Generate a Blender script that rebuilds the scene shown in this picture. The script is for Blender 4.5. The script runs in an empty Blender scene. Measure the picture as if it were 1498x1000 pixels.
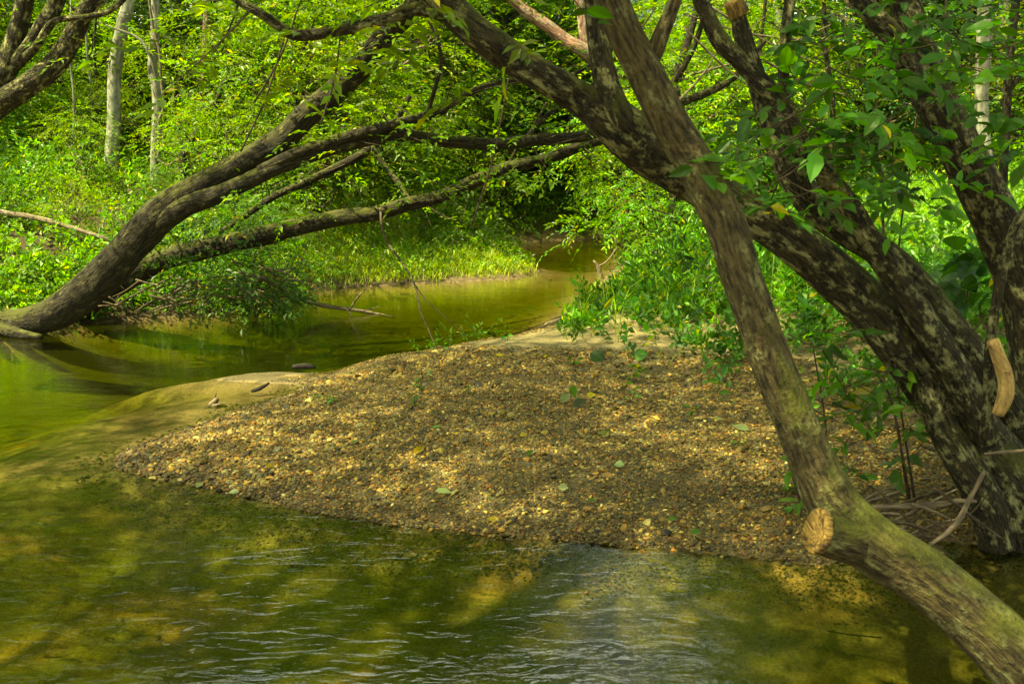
import bpy, math, numpy as np
from mathutils import Vector

# ------------------------------------------------------------------ camera, sky, sun
sc = bpy.context.scene
F = 1456.0; PITCH = math.atan(270 / F); CAM = np.array([0.0, 0.0, 1.8])
cd = bpy.data.cameras.new('camera'); cam = bpy.data.objects.new('camera', cd)
sc.collection.objects.link(cam); sc.camera = cam
cam.location = CAM; cam.rotation_euler = (math.pi / 2 - PITCH, 0, 0)
cd.sensor_width = 36; cd.lens = 36 * F / 1498; cd.clip_start = 0.05; cd.clip_end = 600
cd.dof.use_dof = True; cd.dof.focus_distance = 9.0; cd.dof.aperture_fstop = 7.0

SUN_EL, SUN_AZ = math.radians(58), math.radians(-112)      # azimuth from +Y towards +X
w = bpy.data.worlds.new('World'); sc.world = w; w.use_nodes = True
nt = w.node_tree; sky = nt.nodes.new('ShaderNodeTexSky'); sky.sky_type = 'NISHITA'; sky.sun_disc = False; sky.dust_density = 5; sky.ozone_density = .6
sky.sun_elevation = SUN_EL; sky.sun_rotation = SUN_AZ
wt = nt.nodes.new('ShaderNodeTexCoord'); wn_ = nt.nodes.new('ShaderNodeTexNoise'); wn_.inputs['Scale'].default_value = 2.2; wn_.inputs['Detail'].default_value = 6
wmp = nt.nodes.new('ShaderNodeMapping'); wmp.inputs['Scale'].default_value = (1, 1, 2.2); nt.links.new(wt.outputs['Generated'], wmp.inputs[0]); nt.links.new(wmp.outputs[0], wn_.inputs[0])
wr = nt.nodes.new('ShaderNodeMapRange'); wr.inputs[1].default_value = .50; wr.inputs[2].default_value = .6; nt.links.new(wn_.outputs[0], wr.inputs[0])
wx = nt.nodes.new('ShaderNodeMix'); wx.data_type = 'RGBA'; nt.links.new(wr.outputs[0], wx.inputs[0]); nt.links.new(sky.outputs[0], wx.inputs[6]); wx.inputs[7].default_value = (17, 18.5, 21, 1)   # bright summer clouds
nt.links.new(wx.outputs[2], nt.nodes['Background'].inputs[0]); nt.nodes['Background'].inputs[1].default_value = 0.058
sd_ = np.array([math.sin(SUN_AZ) * math.cos(SUN_EL), math.cos(SUN_AZ) * math.cos(SUN_EL), math.sin(SUN_EL)])
sl = bpy.data.lights.new('sun', 'SUN'); sl.energy = 5.0; sl.angle = math.radians(0.53); sl.color = (1, .93, .74)
so = bpy.data.objects.new('sun', sl); sc.collection.objects.link(so)
so.rotation_euler = Vector(-sd_).to_track_quat('-Z', 'Y').to_euler(); so.location = (0, 0, 40)
sc.view_settings.view_transform = 'Standard'; sc.view_settings.look = 'None'
sc.view_settings.exposure = 1.8; sc.view_settings.use_white_balance = True; sc.view_settings.white_balance_temperature = 9000; sc.view_settings.white_balance_tint = -9; sc.view_settings.gamma = 1
cy = sc.cycles; cy.max_bounces = 7; cy.diffuse_bounces = 3; cy.glossy_bounces = 3; cy.transmission_bounces = 3
cy.transparent_max_bounces = 12; cy.caustics_reflective = False; cy.caustics_refractive = False
cy.use_denoising = True; cy.sample_clamp_indirect = 6

rng = np.random.default_rng(7)
RIGHT = np.array([1., 0, 0]); FWD = np.array([0, math.cos(PITCH), -math.sin(PITCH)]); UP = np.array([0, math.sin(PITCH), math.cos(PITCH)])
def ray(u, v): return RIGHT * (u - 749) / F + UP * (500 - v) / F + FWD
def P(u, v, Y):                       # point of the photo at distance Y in front of the camera
    d = ray(u, v); return CAM + d * (Y / d[1])
def G(u, v, z=0.0):                   # point of the photo on the level z
    d = ray(u, v); return CAM + d * ((z - CAM[2]) / d[2])

# ------------------------------------------------------------------ numpy helpers
def _h(ix, iy, iz, s):
    n = (ix.astype(np.int64) * 374761393 + iy.astype(np.int64) * 668265263 + iz.astype(np.int64) * 2147483647 + s * 974634777) & 0xffffffff
    n = ((n ^ (n >> 13)) * 1274126177) & 0xffffffff
    return ((n ^ (n >> 16)) & 0xffff) / 65535.0
def vnoise(x, y, z=0, s=0):
    x = np.asarray(x, float); y = np.asarray(y, float) + 0 * x; z = np.asarray(z, float) + 0 * x
    ix, iy, iz = np.floor(x), np.floor(y), np.floor(z); fx, fy, fz = x - ix, y - iy, z - iz
    fx, fy, fz = [f * f * (3 - 2 * f) for f in (fx, fy, fz)]
    r = 0
    for a in (0, 1):
        for b in (0, 1):
            for c in (0, 1):
                r = r + _h(ix + a, iy + b, iz + c, s) * (fx if a else 1 - fx) * (fy if b else 1 - fy) * (fz if c else 1 - fz)
    return r * 2 - 1
def fbm(x, y, z=0, o=4, s=0):
    r = 0; a = .5
    for i in range(o): r = r + a * vnoise(np.asarray(x) * 2 ** i, np.asarray(y) * 2 ** i, np.asarray(z) * 2 ** i, s + i); a *= .5
    return r
def unit(v): return v / np.maximum(np.linalg.norm(v, axis=-1, keepdims=True), 1e-9)

def mkmesh(name, V, faces, mats, col=None, smooth=False, vecs=None):
    """faces: list of (int array (n,k), material index)"""
    me = bpy.data.meshes.new(name)
    V = np.asarray(V, np.float32); me.vertices.add(len(V)); me.vertices.foreach_set('co', V.ravel())
    idx = np.concatenate([f.ravel() for f, m in faces]).astype(np.int32)
    sizes = np.concatenate([np.full(len(f), f.shape[1], np.int32) for f, m in faces])
    mi = np.concatenate([np.full(len(f), m, np.int32) for f, m in faces])
    st = np.concatenate([[0], np.cumsum(sizes)[:-1]]).astype(np.int32)
    me.loops.add(len(idx)); me.loops.foreach_set('vertex_index', idx)
    me.polygons.add(len(sizes)); me.polygons.foreach_set('loop_start', st); me.polygons.foreach_set('loop_total', sizes)
    me.polygons.foreach_set('material_index', mi)
    me.polygons.foreach_set('use_smooth', np.full(len(sizes), smooth))
    if col is not None:
        c = np.ones((len(V), 4), np.float32); c[:, :3] = col
        me.attributes.new('Col', 'FLOAT_COLOR', 'POINT').data.foreach_set('color', c.ravel())
    if vecs is not None:
        me.attributes.new('bark', 'FLOAT_VECTOR', 'POINT').data.foreach_set('vector', np.asarray(vecs, np.float32).ravel())
    for m in mats: me.materials.append(m)
    me.update(calc_edges=True); me.validate()
    return me
def link(name, me, parent=None, loc=None):
    o = bpy.data.objects.new(name, me); sc.collection.objects.link(o)
    if parent: o.parent = parent
    if loc is not None: o.location = loc
    return o
def tag(o, label=None, cat=None, group=None, kind=None):
    if label: o['label'] = label
    if cat: o['category'] = cat
    if group: o['group'] = group
    if kind: o['kind'] = kind
    return o
def thing(name, label, cat, loc, group=None):
    o = bpy.data.objects.new(name, None); sc.collection.objects.link(o); o.location = loc
    o.empty_display_size = .2
    return tag(o, label, cat, group)

# ------------------------------------------------------------------ materials
def mat(name):
    m = bpy.data.materials.new(name); m.use_nodes = True; t = m.node_tree; t.nodes.clear()
    return m, t, t.nodes, t.links
def leafmat(name, tr=.42, gain=1.0, rough=.42, tcol=(1.25, 1.35, .35)):
    m, t, N, L = mat(name)
    out = N.new('ShaderNodeOutputMaterial'); at = N.new('ShaderNodeAttribute'); at.attribute_name = 'Col'
    oi = N.new('ShaderNodeObjectInfo')
    hs = N.new('ShaderNodeHueSaturation'); L.new(at.outputs['Color'], hs.inputs['Color'])
    mr = N.new('ShaderNodeMapRange'); L.new(oi.outputs['Random'], mr.inputs[0]); mr.inputs[3].default_value = .485; mr.inputs[4].default_value = .515
    L.new(mr.outputs[0], hs.inputs['Hue'])
    mv = N.new('ShaderNodeMapRange'); L.new(oi.outputs['Random'], mv.inputs[0]); mv.inputs[3].default_value = .9 * gain; mv.inputs[4].default_value = 1.45 * gain
    L.new(mv.outputs[0], hs.inputs['Value'])
    p = N.new('ShaderNodeBsdfPrincipled'); p.inputs['Roughness'].default_value = rough; p.inputs['Specular IOR Level'].default_value = .28
    L.new(hs.outputs[0], p.inputs['Base Color'])
    mx = N.new('ShaderNodeMix'); mx.data_type = 'RGBA'; mx.blend_type = 'MULTIPLY'; mx.inputs[0].default_value = 1
    L.new(hs.outputs[0], mx.inputs[6]); mx.inputs[7].default_value = (*[c * 1.5 for c in tcol], 1)
    tl = N.new('ShaderNodeBsdfTranslucent'); L.new(mx.outputs[2], tl.inputs[0])
    ms = N.new('ShaderNodeMixShader'); ms.inputs[0].default_value = tr
    L.new(p.outputs[0], ms.inputs[1]); L.new(tl.outputs[0], ms.inputs[2]); L.new(ms.outputs[0], out.inputs[0])
    return m
LEAF = leafmat('leaf'); GRASS = leafmat('grass_blade', tr=.35); HERB = leafmat('herb_leaf', tr=.4)
FARLEAF = leafmat('far_leaf', tr=.4)

def barkmat(name, dark, light, lichen, moss=.5, lich=.5, scale=1.0, attr=True, bump=.6):
    m, t, N, L = mat(name)
    out = N.new('ShaderNodeOutputMaterial'); p = N.new('ShaderNodeBsdfPrincipled'); L.new(p.outputs[0], out.inputs[0])
    p.inputs['Roughness'].default_value = .85; p.inputs['Specular IOR Level'].default_value = .25
    at = N.new('ShaderNodeAttribute'); at.attribute_name = 'bark'
    def noise(sc_, det, stretch, src, rough=.6, off=0):
        mp = N.new('ShaderNodeMapping'); mp.inputs['Scale'].default_value = (sc_, sc_, sc_ * stretch); mp.inputs['Location'].default_value = (off, off, off)
        L.new(src, mp.inputs[0]); n = N.new('ShaderNodeTexNoise'); n.inputs['Scale'].default_value = 1
        n.inputs['Detail'].default_value = det; n.inputs['Roughness'].default_value = rough; L.new(mp.outputs[0], n.inputs[0]); return n.outputs[0]
    src = at.outputs['Vector']
    def ramp(f, a, b):
        r = N.new('ShaderNodeMapRange'); r.inputs[1].default_value = a; r.inputs[2].default_value = b; L.new(f, r.inputs[0]); return r.outputs[0]
    def mix(f, c1, c2):
        x = N.new('ShaderNodeMix'); x.data_type = 'RGBA'; L.new(f, x.inputs[0])
        for i, c in ((6, c1), (7, c2)):
            if isinstance(c, tuple): x.inputs[i].default_value = (*c, 1)
            else: L.new(c, x.inputs[i])
        return x.outputs[2]
    n1 = noise(38 * scale, 5, .22, src); n2 = noise(9 * scale, 6, .6, src, .68, 3); n3 = noise(20 * scale, 4, .8, src, .6, 9); n4 = noise(3 * scale, 3, .7, src, .6, 17)
    c = mix(ramp(n1, .38, .66), dark, light)
    m1 = N.new('ShaderNodeMath'); m1.operation = 'ADD'; L.new(n2, m1.inputs[0]); m1.inputs[1].default_value = (lich - .5) * .35
    m1b = N.new('ShaderNodeMath'); m1b.operation = 'MULTIPLY_ADD'; L.new(n3, m1b.inputs[0]); m1b.inputs[1].default_value = .35; L.new(m1.outputs[0], m1b.inputs[2])
    lf = ramp(m1b.outputs[0], .67, .78)
    c = mix(lf, c, mix(ramp(n1, .35, .6), tuple(x * .45 for x in lichen), lichen))
    # moss lives on upper sides
    g = N.new('ShaderNodeNewGeometry'); sx = N.new('ShaderNodeSeparateXYZ'); L.new(g.outputs['Normal'], sx.inputs[0])
    a = N.new('ShaderNodeMath'); a.operation = 'MULTIPLY_ADD'; L.new(sx.outputs[2], a.inputs[0]); a.inputs[1].default_value = .35; L.new(n4, a.inputs[2])
    b = N.new('ShaderNodeMath'); b.operation = 'MULTIPLY_ADD'; L.new(n3, b.inputs[0]); b.inputs[1].default_value = .4; L.new(a.outputs[0], b.inputs[2])
    mf = N.new('ShaderNodeMath'); mf.operation = 'MULTIPLY'; L.new(ramp(b.outputs[0], .80, 1.02), mf.inputs[0]); mf.inputs[1].default_value = moss
    c = mix(mf.outputs[0], c, mix(n1, (.05, .06, .006), (.13, .14, .015)))
    L.new(c, p.inputs['Base Color'])
    h = N.new('ShaderNodeMath'); h.operation = 'MULTIPLY_ADD'; L.new(lf, h.inputs[0]); h.inputs[1].default_value = .25; L.new(n1, h.inputs[2])
    h2 = N.new('ShaderNodeMath'); h2.operation = 'MULTIPLY_ADD'; L.new(n3, h2.inputs[0]); h2.inputs[1].default_value = .8; L.new(h.outputs[0], h2.inputs[2])
    bp = N.new('ShaderNodeBump'); bp.inputs['Strength'].default_value = bump; bp.inputs['Distance'].default_value = .03
    L.new(h2.outputs[0], bp.inputs['Height']); L.new(bp.outputs[0], p.inputs['Normal'])
    return m
BARK_DARK = barkmat('bark_mossy_dark', (.005, .004, .002), (.042, .034, .014), (.14, .13, .05), moss=.5, lich=.3, scale=1.3, bump=1.0)
BARK_LICH = barkmat('bark_lichen', (.006, .005, .003), (.06, .048, .018), (.36, .345, .15), moss=.8, lich=.46, scale=2.0, bump=1.0)
BARK_SLIM = barkmat('bark_slim', (.020, .015, .006), (.115, .088, .032), (.22, .215, .085), moss=.8, lich=.42, scale=1.8, bump=.9)
BARK_PALE = barkmat('bark_pale', (.08, .078, .05), (.25, .24, .17), (.34, .34, .25), moss=.3, lich=.6, scale=.5, bump=.3)
BARK_RED = barkmat('bark_reddish', (.08, .04, .025), (.30, .17, .11), (.36, .28, .2), moss=.1, lich=.5, scale=.8, bump=.7)
TWIG = barkmat('twig_bark', (.03, .02, .012), (.11, .08, .045), (.2, .18, .12), moss=.2, lich=.3, scale=1.5, bump=.2)
DEAD = barkmat('dead_wood', (.07, .052, .03), (.22, .17, .10), (.3, .26, .18), moss=0., lich=.4, scale=1.2, bump=.4)
CUT = barkmat('cut_wood', (.11, .065, .018), (.40, .255, .07), (.08, .05, .02), moss=0, lich=.35, scale=2.4, bump=.6)
CUTNEW = barkmat('fresh_cut_wood', (.30, .19, .06), (.52, .36, .13), (.26, .16, .07), moss=0, lich=.3, scale=2.2, bump=.6)
WETWOOD = barkmat('wet_dark_wood', (.012, .010, .008), (.04, .033, .025), (.06, .05, .04), moss=0, lich=.2, scale=1.5, bump=.4)

# ------------------------------------------------------------------ terrain
W = [G(*p)[:2] for p in [(-150, 498), (0, 488), (100, 478), (200, 466), (330, 458), (430, 442), (455, 424), (550, 418), (640, 413), (700, 410), (760, 406), (788, 399),
     (788, 392), (770, 385), (752, 376), (738, 366), (745, 357), (800, 352), (900, 347), (960, 345),
     (985, 351), (930, 362), (905, 380), (893, 402), (868, 424), (835, 452), (800, 478), (745, 490), (700, 503), (620, 519), (540, 530), (470, 552), (400, 585), (320, 615), (240, 640), (165, 660),
     (180, 682), (250, 702), (350, 727), (450, 750), (600, 771), (750, 787), (900, 802), (1050, 814), (1200, 824), (1270, 800), (1340, 788), (1420, 790), (1520, 800)]]
W += [np.array(p) for p in [(4.2, 4.4), (8, 3.6), (14, 2.6), (14, -.5), (7, .3), (4, 1.1), (2.2, 1.5), (1.2, 1.3), (0, 1.0), (-2, .8), (-6, .6), (-14, 1.5), (-24, 3), (-24, 12), (-13, 10.6), (-9, 10.3)]]
W = np.array(W)
def sdist(x, y, poly=W):
    x = np.asarray(x, float); y = np.asarray(y, float)
    d2 = np.full(x.shape, 1e9); ins = np.zeros(x.shape, bool); n = len(poly)
    for i in range(n):
        a, b = poly[i], poly[(i + 1) % n]; e = b - a; L2 = e @ e + 1e-12
        t = np.clip(((x - a[0]) * e[0] + (y - a[1]) * e[1]) / L2, 0, 1)
        d2 = np.minimum(d2, (x - a[0] - t * e[0]) ** 2 + (y - a[1] - t * e[1]) ** 2)
        c = (a[1] > y) != (b[1] > y)
        ins ^= c & (x < (b[0] - a[0]) * (y - a[1]) / (b[1] - a[1] + 1e-12) + a[0])
    return np.where(ins, -1, 1) * np.sqrt(d2)
g = lambda u, v: tuple(G(u, v)[:2])
# x, y, reach, height, run, bed depth
CTRL = [(-1.5, 6.3, 1.8, .26, 1.3, .30), (.6, 6.6, 1.8, .30, 1.6, .38), (1.8, 7.2, 1.8, .38, 2.0, .38),
        (-6, 11.5, 3, 1.3, 2.0, .6), (-9, 13, 4, 1.7, 2.4, .5), (-3.5, 12.5, 1.6, .9, 1.0, .5), (-6, 18, 4, 1.9, 3.0, .4), (-12, 20, 6, 2.2, 3, .4),
        (-1.2, 15.5, 1.7, .42, 1.4, .3), (-.2, 15, 1.2, .26, 1.0, .25), (-2.6, 18.5, 2.0, 1.2, 1.8, .3), (-.8, 21, 2, 1.5, 1.5, .14),
        (1.3, 15.5, 1.4, .9, 1.5, .13), (1.7, 10.5, 1.5, .5, 1.4, .25), (3.0, 9, 1.5, .6, 2.0, .3), (5, 9, 3, .9, 2.5, .3), (5.5, 14, 4, 1.1, 3, .2),
        (3, 25, 4, 2.4, 2.5, .15), (9, 18, 6, 1.5, 4, .3), (3.2, 5.4, 1.2, .42, 1.2, .35), (4.5, 6, 2, .8, 1.5, .3),
        (-1.9, 8.0, .9, .2, 1.0, .13), (-2.8, 6.9, .8, .2, .9, .10), (-5, 4.5, 3, .5, 1.5, .36), (0, 3.5, 3, .5, 1.5, .34), (2.5, 3, 2, .6, 1.0, .4), (0, -1, 3, .35, 1.5, .5), (0, 45, 15, 3.2, 6, .3)]
def terr(x, y, detail=True):
    x = np.asarray(x, float); y = np.asarray(y, float); s = sdist(x, y)
    s = s + .10 * fbm(x * 1.8, y * 1.8, 0, 3, 50) * np.clip(y / 4, .4, 1.5)
    ws = 1e-9; A = 0; R = 0; D = 0
    for cx, cy_, r, a, l, d in CTRL:
        k = 1 / (((x - cx) ** 2 + (y - cy_) ** 2) / r ** 2 + .05) ** 2
        ws = ws + k; A = A + k * a; R = R + k * l; D = D + k * d
    A, R, D = A / ws, R / ws, D / ws
    land = A * (1 - np.exp(-np.maximum(s, 0) / R)); bed = -D * (1 - np.exp(np.minimum(s, 0) / .7))
    z = np.where(s > 0, land + .004, bed - .004)
    # flat sand bank standing just out of the water beside the bar
    c = G(415, 553); e = np.maximum(((x - c[0]) / .62) ** 2 + ((y - c[1]) / .26) ** 2 - .4, 0)
    z = np.maximum(z, .010 - .05 * e + .03 * fbm(x * 3, y * 7, 0, 4, 4))
    a_, b_ = G(150, 668)[:2], G(450, 556)[:2]; e_ = b_ - a_; t_ = np.clip(((x - a_[0]) * e_[0] + (y - a_[1]) * e_[1]) / (e_ @ e_), 0, 1)
    dd = np.hypot(x - a_[0] - t_ * e_[0], y - a_[1] - t_ * e_[1]); z = np.where(z < 0, np.maximum(z, -.04 - .10 * (dd / .95) ** 2 + .03 * fbm(x * 2.2, y * 5, 0, 3, 44)), z)
    if detail:
        amp = np.clip(np.abs(s) * .5, 0.05, 1) * np.where(s > 0, 1, .5)
        z = z + .10 * amp * fbm(x * .9, y * .9, 0, 4, 9) + .018 * amp * fbm(x * 6, y * 6, 0, 3, 19)
    z = z + np.clip(y - 55, 0, 400) * .02
    return z
def tz(x, y): return float(terr(np.array([x]), np.array([y]))[0])
def axis(lo, hi, c0, c1, step, grow=1.12):
    a = list(np.arange(c0, c1 + 1e-6, step)); s = step
    while a[-1] < hi: s *= grow; a.append(a[-1] + s)
    b = []; s = step; v = c0
    while v > lo: s *= grow; v -= s; b.append(v)
    return np.array(b[::-1] + a)
xs = axis(-260, 260, -6.5, 6.5, .06); ys = axis(-150, 380, 2.5, 17, .06)
X, Y = np.meshgrid(xs, ys); Z = terr(X.ravel(), Y.ravel()).reshape(X.shape)
nx, ny = len(xs), len(ys); ii = np.arange(nx * ny).reshape(ny, nx)
faces = np.stack([ii[:-1, :-1], ii[:-1, 1:], ii[1:, 1:], ii[1:, :-1]], -1).reshape(-1, 4)
m, t, N, L = mat('bank_and_bed_soil')
out = N.new('ShaderNodeOutputMaterial'); p = N.new('ShaderNodeBsdfPrincipled'); L.new(p.outputs[0], out.inputs[0])
p.inputs['Roughness'].default_value = .9; p.inputs['Specular IOR Level'].default_value = .2
at = N.new('ShaderNodeAttribute'); at.attribute_name = 'Col'
def nz(N, L, sc_, det=5, ro=.6, vec=None):
    n = N.new('ShaderNodeTexNoise'); n.inputs['Scale'].default_value = sc_; n.inputs['Detail'].default_value = det; n.inputs['Roughness'].default_value = ro
    if vec is None: vec = N.new('ShaderNodeTexCoord').outputs['Object']
    L.new(vec, n.inputs[0]); return n.outputs[0]
n1 = nz(N, L, 60, 6, .8); n2 = nz(N, L, 2.2, 4)
r = N.new('ShaderNodeMapRange'); L.new(n1, r.inputs[0]); r.inputs[1].default_value = .3; r.inputs[2].default_value = .7; r.inputs[3].default_value = .3; r.inputs[4].default_value = 1.6
r2 = N.new('ShaderNodeMapRange'); L.new(n2, r2.inputs[0]); r2.inputs[1].default_value = .3; r2.inputs[2].default_value = .7; r2.inputs[3].default_value = .75; r2.inputs[4].default_value = 1.2
mm = N.new('ShaderNodeMath'); mm.operation = 'MULTIPLY'; L.new(r.outputs[0], mm.inputs[0]); L.new(r2.outputs[0], mm.inputs[1])
vm = N.new('ShaderNodeVectorMath'); vm.operation = 'SCALE'; L.new(at.outputs['Color'], vm.inputs[0]); L.new(mm.outputs[0], vm.inputs['Scale'])
L.new(vm.outputs[0], p.inputs['Base Color'])
bp = N.new('ShaderNodeBump'); bp.inputs['Strength'].default_value = .7; bp.inputs['Distance'].default_value = .02
L.new(n1, bp.inputs['Height']); L.new(bp.outputs[0], p.inputs['Normal'])
SOIL = m
xf, yf = X.ravel(), Y.ravel(); s0 = sdist(xf, yf)
sand = np.array([.26, .21, .095]); soil = np.array([.13, .095, .045]); bedc = np.array([.30, .24, .07]); algae = np.array([.18, .18, .03])
def barmask(x, y):      # the gravel and sand bar between the two channels
    return 1 / (1 + np.exp(-( (2.3 - x) + .8 * (8.9 - y) * (y > 8.9) + .3 * fbm(x, y, 0, 3, 77)) * 2.5)) * (y < 9.8) * (y > 3.5)
def sandyf(x, y): return 1.5 * np.exp(-(((x - 2.6) / 1.5) ** 2 + ((y - 8.3) / 1.2) ** 2)) + 1.8 * np.exp(-(((x - 1.0) / 1.7) ** 2 + ((y - 8.6) / .75) ** 2)) + .8 * np.exp(-(((x + 2.75) / .55) ** 2 + ((y - 6.75) / .3) ** 2)) + (x > 2.1) * (x - 2.1) * 1.6
bm_ = barmask(xf, yf)[:, None]
bedmix = (fbm(xf * 1.3, yf * 1.3, 0, 4, 31) * 1.3 + .5).clip(0, 1)[:, None]  # random share of plain bed colour against algae
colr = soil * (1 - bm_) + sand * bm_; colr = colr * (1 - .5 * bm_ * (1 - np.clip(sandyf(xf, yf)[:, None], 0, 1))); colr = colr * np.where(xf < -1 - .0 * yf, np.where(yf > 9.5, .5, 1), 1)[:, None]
bedm = bedc * bedmix + algae * (1 - bedmix)
blot = (fbm(xf * 2.5, yf * 4, 0, 4, 37) > .12)[:, None] * (yf < 6)[:, None]
bedm = bedm * (1 - .35 * blot); orp = np.clip((fbm(xf * 1.7, yf * 3, 0, 4, 91) - .18) * 6, 0, 1)[:, None] * (yf < 7)[:, None]; bedm = bedm * (1 - orp) + np.array([.36, .24, .06]) * orp
shal = (np.clip((.19 + Z.ravel()) / .12, 0, 1) * (yf > 5.6))[:, None]
bedm = bedm * (1 - shal) + np.array([.28, .20, .09]) * shal
colr = np.where((s0 > 0)[:, None] | (Z.ravel() > 0)[:, None], colr, bedm)
damp = np.clip(1 - (Z.ravel() - .0) / .035, 0, 1)[:, None] * (Z.ravel() > 0)[:, None]
colr = colr * (1 - .45 * damp)
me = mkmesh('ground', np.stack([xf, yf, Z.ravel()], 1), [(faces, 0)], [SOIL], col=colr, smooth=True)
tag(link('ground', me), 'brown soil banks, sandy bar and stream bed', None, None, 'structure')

# ------------------------------------------------------------------ water
m, t, N, L = mat('stream_water')
out = N.new('ShaderNodeOutputMaterial')
tc = N.new('ShaderNodeTexCoord').outputs['Object']
def wn(sx, sy, det, ro, dist=0):
    mp = N.new('ShaderNodeMapping'); mp.inputs['Scale'].default_value = (sx, sy, 1); mp.inputs['Rotation'].default_value = (0, 0, .12); L.new(tc, mp.inputs[0])
    n = N.new('ShaderNodeTexNoise'); n.inputs['Scale'].default_value = 1; n.inputs['Detail'].default_value = det; n.inputs['Roughness'].default_value = ro
    n.inputs['Distortion'].default_value = dist; L.new(mp.outputs[0], n.inputs[0]); return n.outputs[0]
a1 = wn(5.5, 12, 3, .45, 1.4); a2 = wn(1.4, 3.5, 2, .4); a3 = wn(.5, .6, 2, .5)
ps = N.new('ShaderNodeSeparateXYZ'); L.new(tc, ps.inputs[0])
nr = N.new('ShaderNodeMapRange'); L.new(ps.outputs[1], nr.inputs[0]); nr.inputs[1].default_value = 5.2; nr.inputs[2].default_value = 8.5; nr.inputs[3].default_value = .62; nr.inputs[4].default_value = .3
ar = N.new('ShaderNodeMapRange'); L.new(a3, ar.inputs[0]); ar.inputs[1].default_value = .35; ar.inputs[2].default_value = .65; ar.inputs[3].default_value = .45; ar.inputs[4].default_value = 1.3
am = N.new('ShaderNodeMath'); am.operation = 'MULTIPLY'; L.new(nr.outputs[0], am.inputs[0]); L.new(ar.outputs[0], am.inputs[1])
a4 = wn(16, 44, 1, .4, .8); h0 = N.new('ShaderNodeMath'); h0.operation = 'MULTIPLY_ADD'; L.new(a4, h0.inputs[0]); h0.inputs[1].default_value = .16; L.new(a1, h0.inputs[2])
hh = N.new('ShaderNodeMath'); hh.operation = 'MULTIPLY_ADD'; L.new(a2, hh.inputs[0]); hh.inputs[1].default_value = 1.5; L.new(h0.outputs[0], hh.inputs[2])
bp = N.new('ShaderNodeBump'); bp.inputs['Distance'].default_value = .010; L.new(am.outputs[0], bp.inputs['Strength']); L.new(hh.outputs[0], bp.inputs['Height'])
fr = N.new('ShaderNodeFresnel'); fr.inputs[0].default_value = 1.75; L.new(bp.outputs[0], fr.inputs['Normal'])
gl = N.new('ShaderNodeBsdfGlossy'); gl.inputs['Roughness'].default_value = .02; L.new(bp.outputs[0], gl.inputs['Normal'])
tp = N.new('ShaderNodeBsdfTransparent'); df = N.new('ShaderNodeBsdfDiffuse'); df.inputs[0].default_value = (.15, .18, .008, 1)
mt = N.new('ShaderNodeMixShader'); mt.inputs[0].default_value = .05; L.new(tp.outputs[0], mt.inputs[1]); L.new(df.outputs[0], mt.inputs[2])
ms = N.new('ShaderNodeMixShader'); L.new(fr.outputs[0], ms.inputs[0]); L.new(mt.outputs[0], ms.inputs[1]); L.new(gl.outputs[0], ms.inputs[2])
L.new(ms.outputs[0], out.inputs[0])
va = N.new('ShaderNodeVolumeAbsorption'); va.inputs[0].default_value = (.55, .60, .02, 1); va.inputs[1].default_value = 1.9
L.new(va.outputs[0], out.inputs['Volume'])
bx = np.array([[x, y, z] for z in (0, -2.5) for x, y in ((-40, -30), (40, -30), (40, 60), (-40, 60))], float)
me = mkmesh('stream_water', bx, [(np.array([[0, 1, 2, 3], [7, 6, 5, 4], [0, 4, 5, 1], [1, 5, 6, 2], [2, 6, 7, 3], [3, 7, 4, 0]]), 0)], [m])
tag(link('stream_water', me), 'shallow olive green stream water with ripples', None, None, 'structure')

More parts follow.
